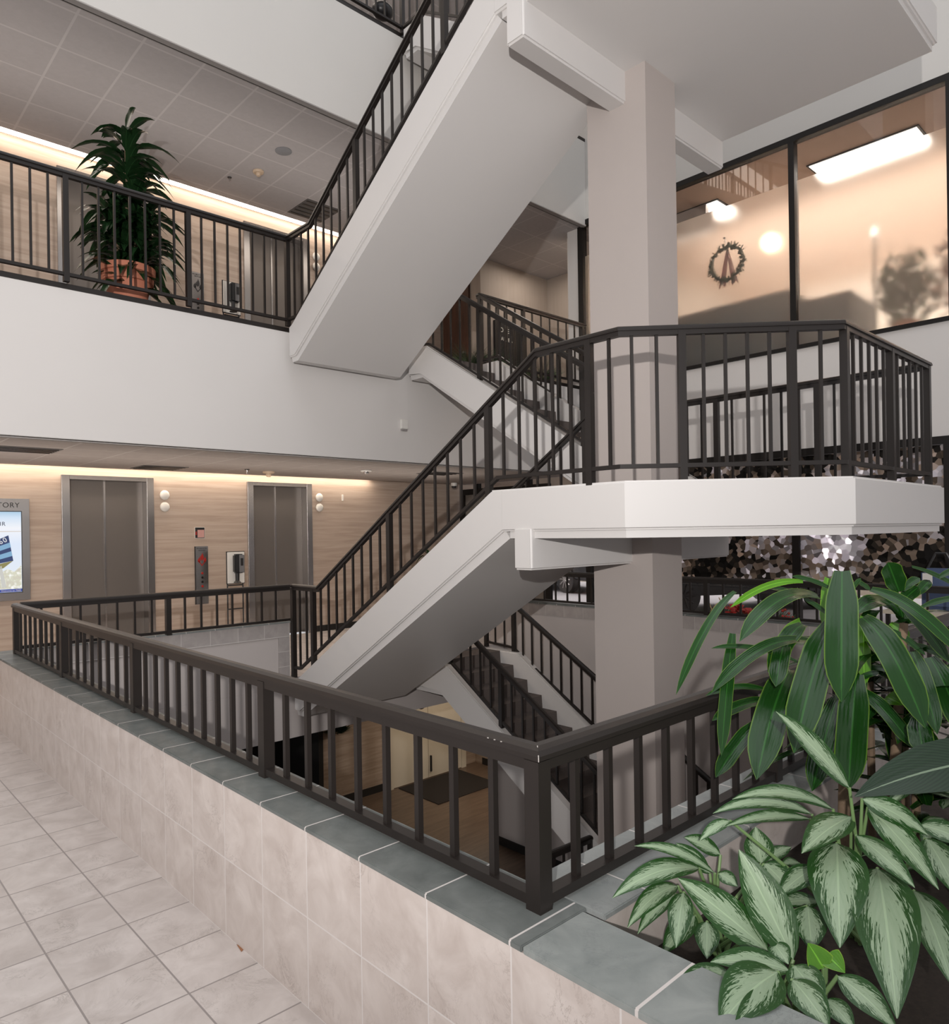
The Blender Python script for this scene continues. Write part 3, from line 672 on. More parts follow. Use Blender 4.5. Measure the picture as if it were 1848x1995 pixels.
sanitizer(0, 9.9, 'hand sanitizer stand left of the right ground floor elevator')
sanitizer(L2, 9.9, 'hand sanitizer stand on the second floor behind the railing')

# ceiling devices
def disc(name, lab, cat, p, r, h, mat, extra=None):
    t = thing(name, lab, cat, p)
    bm = bmesh.new(); lathe(bm, (p[0], p[1], p[2]), [(r*.9, -h), (r, -h*.6), (r, -.001)], 24); part('base', bm, mat, t, smooth=True)
    if extra:
        bm = bmesh.new(); lathe(bm, (p[0], p[1], p[2]-h), [(extra[0]*.7, -extra[1]), (extra[0], -extra[1]*.5), (extra[0], 0)], 16); part(extra[3], bm, extra[2], t, smooth=True)
p = at(552, 295, 'z', C2); disc('ceiling_speaker', 'round grey ceiling speaker over the second floor', 'speaker', (p.x, p.y, C2+.004), .11, .008, plain('grey_grille', (.22, .22, .23), .6))
p = at(503, 334, 'z', C2); disc('smoke_detector', 'tan smoke detector on the second floor ceiling', 'smoke detector', (p.x, p.y, C2+.004), .075, .03, M['tanpl'], (.035, .04, M['tanpl'], 'sensor_head'))
p = at(447, 346, 'z', C2); disc('sprinkler_head', 'small sprinkler on the second floor ceiling', 'sprinkler', (p.x, p.y, C2+.004), .03, .01, M['rail'], (.012, .04, M['steel'], 'deflector'))
p = at(523, 919, 'z', C1); disc('smoke_detector', 'tan smoke detector on the ground floor ceiling', 'smoke detector', (p.x, p.y, C1+.004), .085, .03, M['tanpl'], (.04, .05, M['tanpl'], 'sensor_head'))
p = at(481, 915, 'z', C1); disc('sprinkler_head', 'small sprinkler on the ground floor ceiling left of the detector', 'sprinkler', (p.x, p.y, C1+.004), .035, .01, M['rail'], (.012, .05, M['steel'], 'deflector'))
p = at(713, 917, 'z', C1); disc('security_dome', 'white dome camera on the ground floor ceiling left of the stair', 'camera', (p.x, p.y, C1+.004), .085, .02, M['whitepl'], (.04, .035, M['steel'], 'lens_dome'))
p = at(853, 944, 'z', C1); disc('security_dome', 'small dark eyed dome camera near the dark door frame', 'camera', (p.x, min(p.y, 9.9), C1+.004), .06, .06, M['whitepl'], (.045, .04, M['black'], 'lens_dome'))
def vent(lab, x, y, w_, d, z):
    t = thing('ceiling_vent', lab, 'vent', (x, y, z))
    part('frame', PR([(x, y), (x+w_, y), (x+w_, y+d), (x, y+d)], 'z', z-.006, z-.001), plain('vent_grey', (.12, .11, .105), .7), t)
    bm = bmesh.new()
    for k in range(5): box(bm, x+.03, x+w_-.03, y+.05+k*d/5, y+.08+k*d/5, z-.014, z-.007)
    part('louvre', bm, M['rail'], t)
vent('dark return vent in the ground floor ceiling at far left', 1.55, 8.15, .6, .45, C1+.005)
vent('dark vent in the ground floor ceiling above the left elevator', 3.43, 9.4, .6, .5, C1+.005)
vent('dark vent in the ground floor ceiling behind the stair rail', 7.35, 8.15, .6, .45, C1+.005)
vent('grey vent in the second floor ceiling beside the stair railing', 5.93, 9.37, .62, .6, C2+.005)
t = thing('wall_sensor', 'small white sensor box on the white band', 'sensor', (5.98, YF, 3.04))
part('housing', B(5.93, 6.04, YF-.04, YF-.001, 2.98, 3.10, bev=.006), M['whitepl'], t); part('lower_lip', B(5.94, 6.03, YF-.03, YF-.001, 2.955, 2.979), M['soffitgrey'], t)
t = tag(part('wall_hook', B(7.14, 7.17, YE-.03, YE-.001, 2.2, 2.31, bev=.005), M['whitepl']), 'tiny white bracket high on the travertine wall', 'bracket')

# ---------------------------------------------------------------- window wall (x = XW)
Y0 = -4
struct('wall_right_band', B(XW, XW+.2, Y0, 7.64, 2.66, L2, bev=.003), M['white'])
struct('wall_right_upper', B(XW, XW+.2, Y0, 10.3, 6.80, C3), M['fasc3'])
struct('wall_right_pier', B(XW, XW+.2, 7.42, 7.64, L2+.001, 6.74), M['white'])
struct('ceiling_office', B(XW+.2, 16, Y0, 8.4, 6.78, 6.84), M['tanceil'] if 'tanceil' in M else plain('office_ceiling', (.62, .47, .38), .8))
bm = bmesh.new()
box(bm, XW-.03, XW+.09, Y0, 7.47, 6.72, 6.80); box(bm, XW-.03, XW+.09, Y0, 7.41, L2, L2+.05)
for y, w_ in ((7.36, .10), (3.95, .075), (2.18, .12), (.2, .08)): box(bm, XW-.03, XW+.09, y-w_/2, y+w_/2, L2+.051, 6.719)
struct('window_1', bm, M['frame'], 'dark framed office windows with frosted lower film')
for y0, y1 in ((3.995, 7.30), (2.25, 3.905), (.25, 2.11), (-4, .15)):
    struct('window_pane_clear', B(XW+.03, XW+.036, y0, y1, 6.215, 6.715), M['g_clear'])
    bm = bmesh.new(); bm.faces.new([bm.verts.new(v) for v in ((XW+.03, y0, L2+.055), (XW+.03, y1, L2+.055), (XW+.03, y1, 6.214), (XW+.03, y0, 6.214))]); struct('window_pane_frosted', bm, M['g_frost'])
# office interior
struct('floor_office', B(XW+.2, 16, Y0, 8.4, L2-.1, L2), plain('office_carpet', (.25, .2, .17), .9))
struct('wall_office_back', B(15.6, 15.8, Y0, 8.4, L2, 6.78), plain('office_wall', (.74, .68, .61), .8))
struct('wall_office_side', B(XW+.2, 15.6, 7.65, 7.8, L2, 6.78), plain('office_wall_side', (.66, .60, .54), .8))
for x0, y0, y1, lab in ((10.9, 2.77, 4.08, 'long lit ceiling light seen through the right window top'), (10.9, 5.45, 6.75, 'lit ceiling light partly hidden beside the column'), (13.0, .9, 2.6, 'ceiling light glowing deeper behind the right frosted window')):
    t = thing('ceiling_light', lab, 'ceiling light', (11.0, y0, 6.77), 'office ceiling lights')
    part('housing', PR([(x0, y0-.03), (x0+.35, y0-.03), (x0+.35, y1+.03), (x0, y1+.03)], 'z', 6.762, 6.775), M['frame'], t)
    part('diffuser', PR([(x0+.03, y0), (x0+.32, y0), (x0+.32, y1), (x0+.03, y1)], 'z', 6.755, 6.7615), M['panelglow'], t)
light('office_fill', 'AREA', (10.3, 3.0, 5.95), 330, (1, .96, .90), (15, 3.0, 5.9), shape='RECTANGLE', size=7, size_y=.3, spread=math.radians(75))  # unseen area light added to brighten the walls behind the frosted glass
light('corridor_fill', 'AREA', (10.5, 8.5, 6.66), 16, (1, .90, .80), (10.5, 8.5, 0), shape='SQUARE', size=.9)  # unseen area light added to brighten this corridor
light('office_sconce_lamp', 'POINT', at(1488, 465, 'x', 11.0), 4, (1, .62, .40), shadow_soft_size=.12)
struct('wall_office_header', B(XW+.9, XW+1.0, 5.62, 7.64, 6.42, 6.77), M['mauve'])
# reception counter behind the frosted glass
t = thing('reception_counter', 'dark blue grey reception counter blurred behind frosted glass', 'counter', (11.6, 5.5, L2))
M['bluegrey'] = plain('counter_laminate', (.018, .034, .046), .6)
part('counter_front', B(10.55, 11.3, 4.35, 7.6, L2, 4.95), M['bluegrey'], t)
part('counter_top', B(10.50, 11.35, 4.28, 7.62, 4.95, 5.0), M['bluegrey'], t)
t = thing('display_screen', 'dark screen stand blurred at the end of the counter', 'screen', (11.2, 3.98, L2))
part('cabinet', B(10.7, 11.5, 3.55, 4.25, L2, 4.85), M['bluegrey'], t)
t = thing('floor_lamp', 'thin dark floor lamp silhouette behind the right frosted window', 'lamp', (11.0, 3.65, L2))
bm = bmesh.new(); cyl(bm, (11.0, 3.35, L2), (11.0, 3.35, 5.75), .02); part('pole', bm, M['rail'], t)
bm = bmesh.new(); lathe(bm, (11.0, 3.35, 5.6), [(.05, 0), (.03, .12)], 12); part('lamp_shade', bm, M['mauve'], t)
def blob(bm, c, r, n=60, sc=(1, 1, 1.4)):
    for _ in range(n):
        a = Vector((random.gauss(0, 1), random.gauss(0, 1), random.gauss(0, 1))).normalized()*r*random.uniform(.3, 1)
        p = Vector(c)+Vector((a.x*sc[0], a.y*sc[1], a.z*sc[2])); q = p+Vector([random.uniform(-.12, .12) for _ in range(3)]); s = p+Vector([random.uniform(-.12, .12) for _ in range(3)])
        vs = [bm.verts.new(v) for v in (p, q, s)]; bm.faces.new(vs)
t = thing('office_tree', 'dark potted shrub silhouette blurred behind right frosted window', 'plant', (10.9, 2.9, L2))
bm = bmesh.new(); blob(bm, (10.9, 2.95, 4.75), .36, 420); part('foliage', bm, M['leaf_shade'], t)
bm = bmesh.new(); lathe(bm, (10.9, 2.95, L2), [(.13, 0), (.18, .32)], 16); part('pot', bm, M['terra'], t)
t = thing('lit_shrub', 'reddish lit tree shape glowing behind the frosted glass near right edge', 'plant', (11.0, 2.4, L2))
bm = bmesh.new(); blob(bm, (10.95, 2.42, 4.75), .33, 200, (1, 1, 1.8)); part('foliage', bm, plain('reddish_foliage', (.40, .22, .15), .8, .4), t)
bm = bmesh.new(); lathe(bm, (10.95, 2.42, L2), [(.13, 0), (.17, .22)], 16); part('pot', bm, M['terra'], t)
# wreath
wc = at(1418, 514, 'x', 10.10)
t = thing('hanging_wreath', 'vine wreath with pale red ribbon hung on the frosted window', 'wreath', wc)
bm = bmesh.new(); ring = []
for k in range(46):
    a = 2*math.pi*k/46; r = .235*(1+random.uniform(-.03, .03)); ring.append((10.058+random.uniform(-.02, .02), wc.y+r*math.cos(a), wc.z+r*math.sin(a)))
tube(bm, ring+[ring[0]], .018, 5)
for k in range(90):
    a = random.uniform(0, 2*math.pi); r0 = .19+random.uniform(-.01, .01); r1 = .285+random.uniform(-.03, .02); b2 = a+random.uniform(-.25, .25)
    tube(bm, [(10.045, wc.y+r0*math.cos(a), wc.z+r0*math.sin(a)), (10.05, wc.y+r1*math.cos(b2), wc.z+r1*math.sin(b2))], .007, 4)
part('vine_ring', bm, plain('vine_grey_green', (.07, .075, .05), .8, .3), t)
bm = bmesh.new()
for s, dy in ((1, .03), (-1, -.09)):
    prism(bm, [(wc.y-.01, wc.z+.2), (wc.y+.02, wc.z+.2), (wc.y+dy+.07+.04*s, wc.z-.33), (wc.y+dy+.02+.04*s, wc.z-.27), (wc.y+dy-.03+.04*s, wc.z-.34)], 'x', 10.075, 10.08)
part('ribbon', bm, plain('dusty_red_ribbon', (.22, .06, .055), .6), t)
bm = bmesh.new(); tube(bm, [(10.045, wc.y, wc.z+.22), (10.05, wc.y+.02, wc.z+.36)], .006); cyl(bm, (10.05, wc.y+.02, wc.z+.36), (10.034, wc.y+.02, wc.z+.36), .014); part('hook', bm, M['steel'], t)

# ---------------------------------------------------------------- storefront at ground level
bm = bmesh.new()
box(bm, XW-.02, XW+.08, Y0, 10.3, 2.57, 2.66); box(bm, XW-.02, XW+.08, Y0, 10.3, 0, .08)
for y in (9.9, 8.6, 7.3, 5.9, 3.97, 2.27, .6): box(bm, XW-.02, XW+.08, y-.045, y+.045, .081, 2.569)
struct('window_2', bm, M['frame'], 'dark framed ground floor storefront glazing')
struct('wall_right_back', B(XW, XW+.2, 7.65, 10.3, 2.66, L2), M['white'])
struct('window_pane_painted_view', PR([(.65, .90), (5.85, .90), (5.85, 2.565), (.65, 2.565)], 'x', XW+.03, XW+.032), M['g_mosaic'], 'storefront glass painted with the blurred outside view')  # pane coloured in place of the blurred view beyond it
struct('window_pane_low', B(XW+.03, XW+.034, .65, 5.85, .085, .895), M['g_clear'])
struct('window_pane_side', B(XW+.03, XW+.034, 5.95, 9.85, .085, 2.56), M['g_clear'])
# outside
struct('floor_outside', B(XW+.2, 60, -20, 60, -.12, -.02), plain('pavement', (.55, .54, .57), .8, .1, 2))
struct('wall_outside', B(34, 34.3, -20, 60, -.02, 5), plain('far_facade', (.30, .24, .19), .8, .3, .5))
struct('trim_kerb', B(19, 19.3, -20, 60, -.02, .12), M['cream'])
light('outside_fill', 'AREA', (17, 10, 7), 1500, (1, .97, .98), (17, 10, 0), shape='RECTANGLE', size=10, size_y=22)  # unseen area light added in place of daylight over the pavement
def car(label, x, y, L=4.7, W=1.85, col=(.02, .021, .023), rot=0, hz=1.0, hub=None):
    t = thing('car', label, 'car', (x, y, -.02)); R = Matrix.Rotation(rot, 4, 'Z')
    def put(nm, bm, mat, sm=False, par=None):
        bm.transform(R); o = part(nm, bm, mat, par or t, sm, world=False); return o
    prof = [(-L/2, .35), (-L/2, .85), (-L/2+.25, 1.0), (-L/2+.55, 1.55*hz), (-.3, 1.68*hz), (.55, 1.6*hz), (1.15, 1.1), (L/2-.15, .95), (L/2, .7), (L/2, .35)]
    bm = PR(prof, 'y', -W/2, W/2); bmesh.ops.bevel(bm, geom=list(bm.edges), offset=.05, segments=2, affect='EDGES')
    put('body', bm, plain('car_paint', col, .25, .05), True)
    bm = bmesh.new()
    for s in (-1, 1): prism(bm, [(-L/2+.55, 1.05), (-L/2+.75, 1.48*hz), (-.3, 1.58*hz), (.5, 1.5*hz), (.95, 1.08)], 'y', s*W/2-.01, s*W/2+.012)
    put('side_window', bm, M['black'])
    for sx in (-1, 1):
        for sy in (-1, 1):
            c = Vector((sx*L*.31, sy*(W/2-.08), .36))
            bm = bmesh.new(); cyl(bm, c-Vector((0, .11, 0)), c+Vector((0, .11, 0)), .36, n=28); wh = put('wheel', bm, M['black'], True)
            bm = bmesh.new(); e = c+Vector((0, sy*.115, 0))
            for k in range(10):
                a = k*math.pi/5; cyl(bm, e, e+Vector((math.cos(a)*.24, 0, math.sin(a)*.24)), .018, n=5)
            cyl(bm, e-Vector((0, .005, 0)), e+Vector((0, .01, 0)), .06)
            o = part('hub_cap', bm.copy() if False else bm, hub or M['steel'], None, world=False); o.data.transform(R); o.parent = wh
    bm = bmesh.new()
    for s in (-1, 1): box(bm, -L/2-.02, -L/2+.05, s*.78-.1, s*.78+.1, .75, 1.0)
    put('tail_light', bm, M['red'])
car('dark car parked outside, its spoked wheel visible left of the column', 16.6, 13.1, rot=math.radians(75), col=(.03, .03, .033))
car('dark vehicle outside behind the painted glass', 14.6, 7.2, L=5.0, rot=math.radians(150), col=(.012, .011, .011), hz=1.1, hub=M['black'])
# festive greenery on the floor by the storefront
def needles(bm, c, r, n, flat=.5):
    for _ in range(n):
        a = random.uniform(0, 2*math.pi); e = random.uniform(0, 1.2); d = Vector((math.cos(a)*math.cos(e), math.sin(a)*math.cos(e), math.sin(e)*flat+.1)); p = Vector(c)+d*r*random.uniform(.1, .5)
        q = p+d*r*.5; s = d.orthogonal().normalized()*.008
        bm.faces.new([bm.verts.new(v) for v in (p-s, p+s, q)])
for i, (u, v, lab, n) in enumerate(((1405, 1196, 'small green fir arrangement with straw tips by the window', 0), (1462, 1196, 'red poinsettia in a green arrangement by the window', 1), (1503, 1200, 'grey green arrangement with red berries by the window', 2))):
    p = at(u, v, 'x', 9.3); p = Vector((9.3, p.y, .0)); t = thing('festive_plant', lab, 'plant', p)
    part('planter_box', B(p.x-.2, p.x+.2, p.y-.28, p.y+.28, 0, .25, bev=.01), plain('planter_brown', (.28, .17, .11), .7), t)
    bm = bmesh.new(); needles(bm, (p.x, p.y, .3), .42, 700, .8); part('greenery', bm, plain('fir_green', (.05, .09, .035), .8, .4), t)
    bm = bmesh.new()
    for _ in range(26 if n else 8):
        c = Vector((p.x+random.uniform(-.2, .2), p.y+random.uniform(-.25, .25), .42+random.uniform(0, .18)))
        if n == 1:
            for k in range(6):
                a = k*math.pi/3+random.random(); d = Vector((math.cos(a), math.sin(a), .35))*.09; s = d.orthogonal().normalized()*.025
                bm.faces.new([bm.verts.new(x) for x in (c, c+d*.5+s, c+d, c+d*.5-s)])
        elif n == 2: sphere(bm, c, .018, n=4)
        else: tube(bm, [c, c+Vector((random.uniform(-.1, .1), random.uniform(-.1, .1), .15))], .006, 4)
    part('red_bract' if n else 'straw', bm, M['red'] if n else plain('straw', (.45, .33, .18), .8), t)
t = thing('blue_bag', 'blue bag with white paper tag outside at the right edge', 'bag', (12.2, 3.0, 0))
p = at(1818, 1125, 'x', 9.2)
t.location = p; bm = B(p.x-.1, p.x+.1, p.y-.26, p.y+.10, p.z-.35, p.z+.10, bev=.05); part('bag_body', bm, plain('blue_cloth', (.07, .10, .19), .8, .15), t, True)
part('paper_tag', B(p.x-.128, p.x-.121, p.y-.02, p.y+.07, p.z-.06, p.z+.05), M['whitepl'], t)
bm = bmesh.new(); tube(bm, [(p.x, p.y-.2, p.z+.08), (p.x, p.y-.12, p.z+.26), (p.x, p.y-.02, p.z+.26), (p.x, p.y+.06, p.z+.08)], .012); part('strap', bm, M['black'], t)
t2 = thing('side_table', 'pale low table under the blue bag', 'table', (p.x, p.y, 0))
part('table_top', B(p.x-.3, p.x+.3, p.y-.4, p.y+.4, p.z-.39, p.z-.352), M['cream'], t2)
for sx in (-.26, .26):
    for sy in (-.36, .36): part('leg', B(p.x+sx-.02, p.x+sx+.02, p.y+sy-.02, p.y+sy+.02, 0, p.z-.391), M['rail'], t2)

# ---------------------------------------------------------------- second floor corridor beyond the stair
struct('wall_second_paper', B(9.62, 11.7, 9.35, 9.5, L2, C2), M['wallpaper'])
struct('wall_second_return', B(9.6, 9.619, 9.33, YE, L2, C2), M['wallpaper'])
struct('wall_second_end', B(11.55, 11.7, 7.65, 9.349, L2, C2), M['wallpaper'])
struct('floor_second_annex', B(XW+.001, 11.7, 7.65, YE, L2-.2, L2), M['carpet'])
t = thing('wood_door', 'dark walnut door behind the second floor railing', 'door', (9.58, 9.95, L2))
part('door_leaf', B(9.55, 9.595, 9.6, 10.3, L2+.01, L2+2.35), M['wdoor'], t)
part('door_handle', B(9.5, 9.549, 9.68, 9.74, L2+1.0, L2+1.04), M['steel'], t)
t = thing('suite_door', 'dark glass suite door with pale lettering seen through railings', 'door', (10.5, 9.34, L2))
p = at(983, 650, 'y', 9.3)
part('door_leaf', B(9.95, 10.85, 9.31, 9.349, L2+.01, p.z+.22), M['dark'], t)
text('door_lettering', 'O   E', .12, (p.x, 9.305, p.z+.02), M['inkw'], t, spacing=1.0); text('door_lettering', 'NAIL  BAR', .10, (p.x+.05, 9.305, p.z-.14), M['inkw'], t)
for i, (u, lab) in enumerate(((915, 'tuft of green plant behind the stair railing, leftmost'), (955, 'red and green festive plant behind the stair railing'), (1050, 'dark bushy plant behind the railing near the column'))):
    p = at(u, 690, 'y', 8.0); t = thing('festive_plant', lab, 'plant', (p.x, 8.0, L2))
    part('pot', B(p.x-.15, p.x+.15, 7.85, 8.15, L2, L2+.2, bev=.02), M['terra'], t)
    bm = bmesh.new(); needles(bm, (p.x, 8.0, L2+.2), .5, 500, 1.1); part('greenery', bm, plain('fir_green2', (.05, .09, .035), .8, .4), t)
# ground floor back right: dark door frame
t = thing('dark_door_frame', 'dark framed glass door at the end of the ground floor lobby', 'door', (XW-.05, 9.2, 0))
bm = bmesh.new()
for a, b in ((8.05, 8.15), (9.15, 9.25), (10.15, 10.28)): box(bm, 9.90, 9.975, a, b, 0, 2.35)
box(bm, 9.90, 9.975, 8.05, 10.28, 2.351, 2.46); part('door_frame', bm, M['frame'], t)
part('glass_panel', B(9.93, 9.94, 8.151, 10.149, .02, 2.349), plain('dim_glass', (.20, .18, .16), .2), t)
# third floor glimpsed objects
t = tag(part('wall_lamp', B(6.9, 7.3, YE-.2, YE-.02, 9.6, 9.75), M['panelglow']), 'small bright lamp glimpsed on the third floor', 'lamp')
bm = bmesh.new(); sphere(bm, at(745, 22, 'y', 7.6), .13, (1.2, 1, .8)); tag(part('dark_bag', bm, M['black'], smooth=True), 'black rounded bag on the third floor behind the railing', 'bag')
# basement items
bm = bmesh.new(); needles(bm, at(655, 1428, 'y', 10.33), .30, 500, .8); tag(part('green_wreath', bm, plain('fir_green3', (.02, .05, .02), .8, .4)), 'small dark green wreath on the basement wood wall', 'wreath')
p = at(756, 1417, 'y', 10.36); tag(part('fire_alarm', B(p.x-.08, p.x+.08, 10.34, 10.399, p.z-.06, p.z+.06), M['red']), 'small red alarm box on the basement wall', 'alarm')
p = at(843, 1362, 'y', 7.35); bm = bmesh.new(); sphere(bm, (p.x, 7.6, -.75), .06); tag(part('security_dome', bm, M['steel'], smooth=True), 'small shiny dome under the basement ceiling edge', 'camera')

# ---------------------------------------------------------------- plants
def leaf(bm, uvl, base, tip, width, lift, kind='lance', idn=0, n=14, roll=0., fold=.18, facing=None, droop=0., wav=0.):
    base, tip = Vector(base), Vector(tip); ch = tip-base; ln = ch.length
    ctrl = base.lerp(tip, .5-droop)+Vector((0, 0, lift*ln))
    mid = base.lerp(tip, .5); tocam = (EYE-mid).normalized()
    fc = (facing or (tocam*.75+Vector((0, 0, .55)))).normalized()
    rows = []; m = 7
    ph = random.uniform(0, 6)
    for i in range(n+1):
        t = i/n; P_ = base*(1-t)**2+ctrl*(2*t*(1-t))+tip*t*t
        T = ((ctrl-base)*(1-t)+(tip-ctrl)*t).normalized()
        s = T.cross(fc)
        if s.length < 1e-3: s = T.orthogonal()
        s.normalize(); nn = s.cross(T).normalized()
        if roll: rm = Matrix.Rotation(roll, 3, T); s = rm @ s; nn = rm @ nn
        if kind == 'lance': wd = math.sin(math.pi*t**.82)**.85 if 0 < t < 1 else 0
        elif kind == 'heart': wd = min(1, (t*5)**.5)*(1-t**2.2)
        else: wd = min(1, .5+t*1.6)*(1-max(0, (t-.74)/.26)**2.2)
        wd = max(wd, .02)*width/2
        row = []
        for j in range(m):
            v = j/(m-1)*2-1
            row.append(bm.verts.new(P_+s*(v*wd)+nn*(abs(v)*fold*wd*1.0 + wav*wd*math.sin(t*14+ph)*abs(v)*v)))
        rows.append(row)
    for i in range(n):
        for j in range(m-1):
            f = bm.faces.new([rows[i][j], rows[i][j+1], rows[i+1][j+1], rows[i+1][j]]); f.smooth = True
            for lp, (a, b) in zip(f.loops, ((i, j), (i, j+1), (i+1, j+1), (i+1, j))): lp[uvl].uv = (idn+a/n*.999+.0005, b/(m-1))
def foliage(name, leaves, mat, parent):
    """leaves: list of kwargs; one mesh"""
    bm = bmesh.new(); uvl = bm.loops.layers.uv.new('UVMap')
    for i, L in enumerate(leaves): leaf(bm, uvl, idn=i, **L)
    me = bpy.data.meshes.new(name); bm.to_mesh(me); bm.free(); me.materials.append(mat)
    o = new_obj(name, me, parent); o.location = -root_loc(parent); return o
def stems(parent, segs, mat=None, r=.006):
    bm = bmesh.new()
    for a, b in segs:
        a, b = Vector(a), Vector(b); m = a.lerp(b, .5)+Vector((0, 0, .02)); cyl(bm, a, m, r, r*.9, 8); cyl(bm, m, b, r*.9, r*.7, 8)
    return part('stem', bm, mat or M['stalk'], parent, smooth=True)
Z4 = lambda x, y: (1150+x*.37771, 1350+y*.37771)      # photo crops used while measuring leaf positions
Z3 = lambda x, y: (1200+x*.35065, 1020+y*.35065)
Z5 = lambda x, y: (1440+x*.22078, 1060+y*.22078)
def LF(Z, b, t, w, d0, d1, lift=.15, sc=None, **k):
    sc = sc or {Z4: .37771, Z3: .35065, Z5: .22078}[Z]
    dm = (d0+d1)/2
    return dict(base=pd(*Z(*b), d0), tip=pd(*Z(*t), d1), width=w*sc*dm/CF, lift=lift, **k)
def silver(label, crown, leaves, depth):
    c = pd(*Z4(*crown), depth); g = Vector((c.x, c.y, .44))
    t = thing('silver_evergreen', label, 'plant', g, 'silver striped evergreens in the planter')
    foliage('foliage', leaves, M['leaf_silver'], t)
    stems(t, [((g.x+random.uniform(-.03, .03), g.y+random.uniform(-.03, .03), .44), L['base']) for L in leaves])
    return t
A = []
for a in (((1335, 490), (955, 95), 135, 2.0, 1.95, .05), ((1250, 600), (730, 548), 100, 2.1, 1.95, .16), ((1140, 625), (630, 622), 95, 2.15, 2.05, .2), ((1130, 650), (690, 690), 78, 2.1, 1.95, .1),
          ((720, 660), (560, 765), 66, 2.0, 1.95, .15), ((1345, 640), (1088, 828), 165, 2.05, 1.85, .08), ((1270, 775), (1285, 1315), 285, 2.0, 1.68, .12), ((1480, 905), (1580, 1680), 315, 1.95, 1.5, .14),
          ((1400, 545), (1740, 735), 130, 2.05, 1.95, .12), ((1430, 590), (1795, 1015), 150, 2.05, 1.85, .12), ((1370, 735), (1672, 1005), 130, 2.0, 1.8, .08), ((1670, 1020), (1870, 1520), 200, 1.95, 1.6, .12),
          ((1700, 680), (1990, 800), 120, 2.1, 2.0, .12), ((1730, 750), (1900, 1060), 160, 2.05, 1.85, .1)):
    A.append(LF(Z4, *a))
silver('large silver striped evergreen with broad hanging leaves at lower right', (1370, 760), A, 2.1)
A = []
for a in (((640, 930), (225, 790), 72, 2.0, 1.95, .18), ((560, 905), (112, 1058), 125, 2.0, 1.85, .18), ((615, 930), (440, 775), 90, 2.1, 2.1, .05), ((670, 835), (482, 745), 95, 2.15, 2.15, .1),
          ((450, 998), (190, 1212), 105, 1.98, 1.85, .22), ((440, 1040), (242, 1245), 85, 2.0, 1.9, .2), ((480, 1030), (440, 1315), 125, 1.95, 1.8, .1), ((540, 1150), (372, 1352), 120, 1.98, 1.85, .1),
          ((600, 1180), (600, 1372), 125, 1.98, 1.88, .05), ((880, 880), (850, 690), 145, 2.1, 2.12, 0), ((900, 870), (1035, 795), 72, 2.15, 2.2, .1), ((895, 880), (1022, 1010), 140, 2.05, 1.98, .08),
          ((1160, 900), (970, 1045), 120, 2.02, 1.95, .08), ((1175, 1075), (970, 1085), 95, 2.0, 1.95, .05), ((1120, 1100), (1140, 1330), 165, 1.9, 1.78, .05), ((660, 930), (760, 1000), 80, 2.05, 2.0, .1),
          ((1080, 880), (985, 885), 60, 2.1, 2.05, .1)):
    A.append(LF(Z4, *a))
silver('leftmost silver striped evergreen spilling over the slate coping', (650, 985), A, 2.05)
A = []
for a in (((920, 1335), (450, 955), 205, 1.72, 1.78, .04), ((1045, 1375), (765, 808), 225, 1.70, 1.8, .03), ((1025, 1432), (618, 1388), 140, 1.65, 1.62, .12), ((965, 1440), (665, 1712), 270, 1.62, 1.48, .1),
          ((720, 1445), (425, 1550), 130, 1.68, 1.6, .14), ((1040, 1480), (1230, 1735), 175, 1.6, 1.48, .1), ((1045, 1405), (1198, 1618), 175, 1.66, 1.55, .1), ((1275, 1460), (1580, 1740), 155, 1.62, 1.5, .12),
          ((1215, 1580), (1360, 1740), 120, 1.6, 1.52, .1), ((990, 1550), (740, 1745), 150, 1.58, 1.46, .1), ((940, 1290), (1020, 1400), 110, 1.72, 1.66, .1)):
    A.append(LF(Z4, *a))
silver('silver striped evergreen at the bottom edge in front of the others', (1010, 1480), A, 1.66)
# lime heart leaves
c = pd(*Z4(1200, 1430), 1.66); t = thing('lime_heart_plant', 'small plant with bright lime heart shaped leaves among the silver leaves', 'plant', (c.x, c.y, .44))
A = [LF(Z4, (1200, 1420), (1120, 1290), 150, 1.64, 1.66, .05, kind='heart'), LF(Z4, (1215, 1350), (1312, 1445), 130, 1.66, 1.62, .05, kind='heart'), LF(Z3, (1500, 960), (1590, 1010), 110, 2.5, 2.45, .05, kind='heart')]
foliage('foliage', A, M['leaf_lime'], t); stems(t, [((c.x, c.y, .44), A[0]['base']), ((c.x, c.y, .44), A[1]['base'])])
# dark ribbed leaf plant
c = pd(*Z4(1900, 560), 2.0); t = thing('ribbed_leaf_plant', 'plant with one huge dark ribbed leaf at the right edge', 'plant', (c.x, c.y, .44))
A = [LF(Z4, (2300, 330), (1362, 535), 300, 1.95, 1.9, .10, fold=.1), LF(Z4, (2200, 700), (1750, 690), 140, 2.15, 2.05, .05)]
foliage('foliage', A[:1], M['leaf_dark'], t); stems(t, [((c.x, c.y, .44), A[0]['base'])], r=.01)
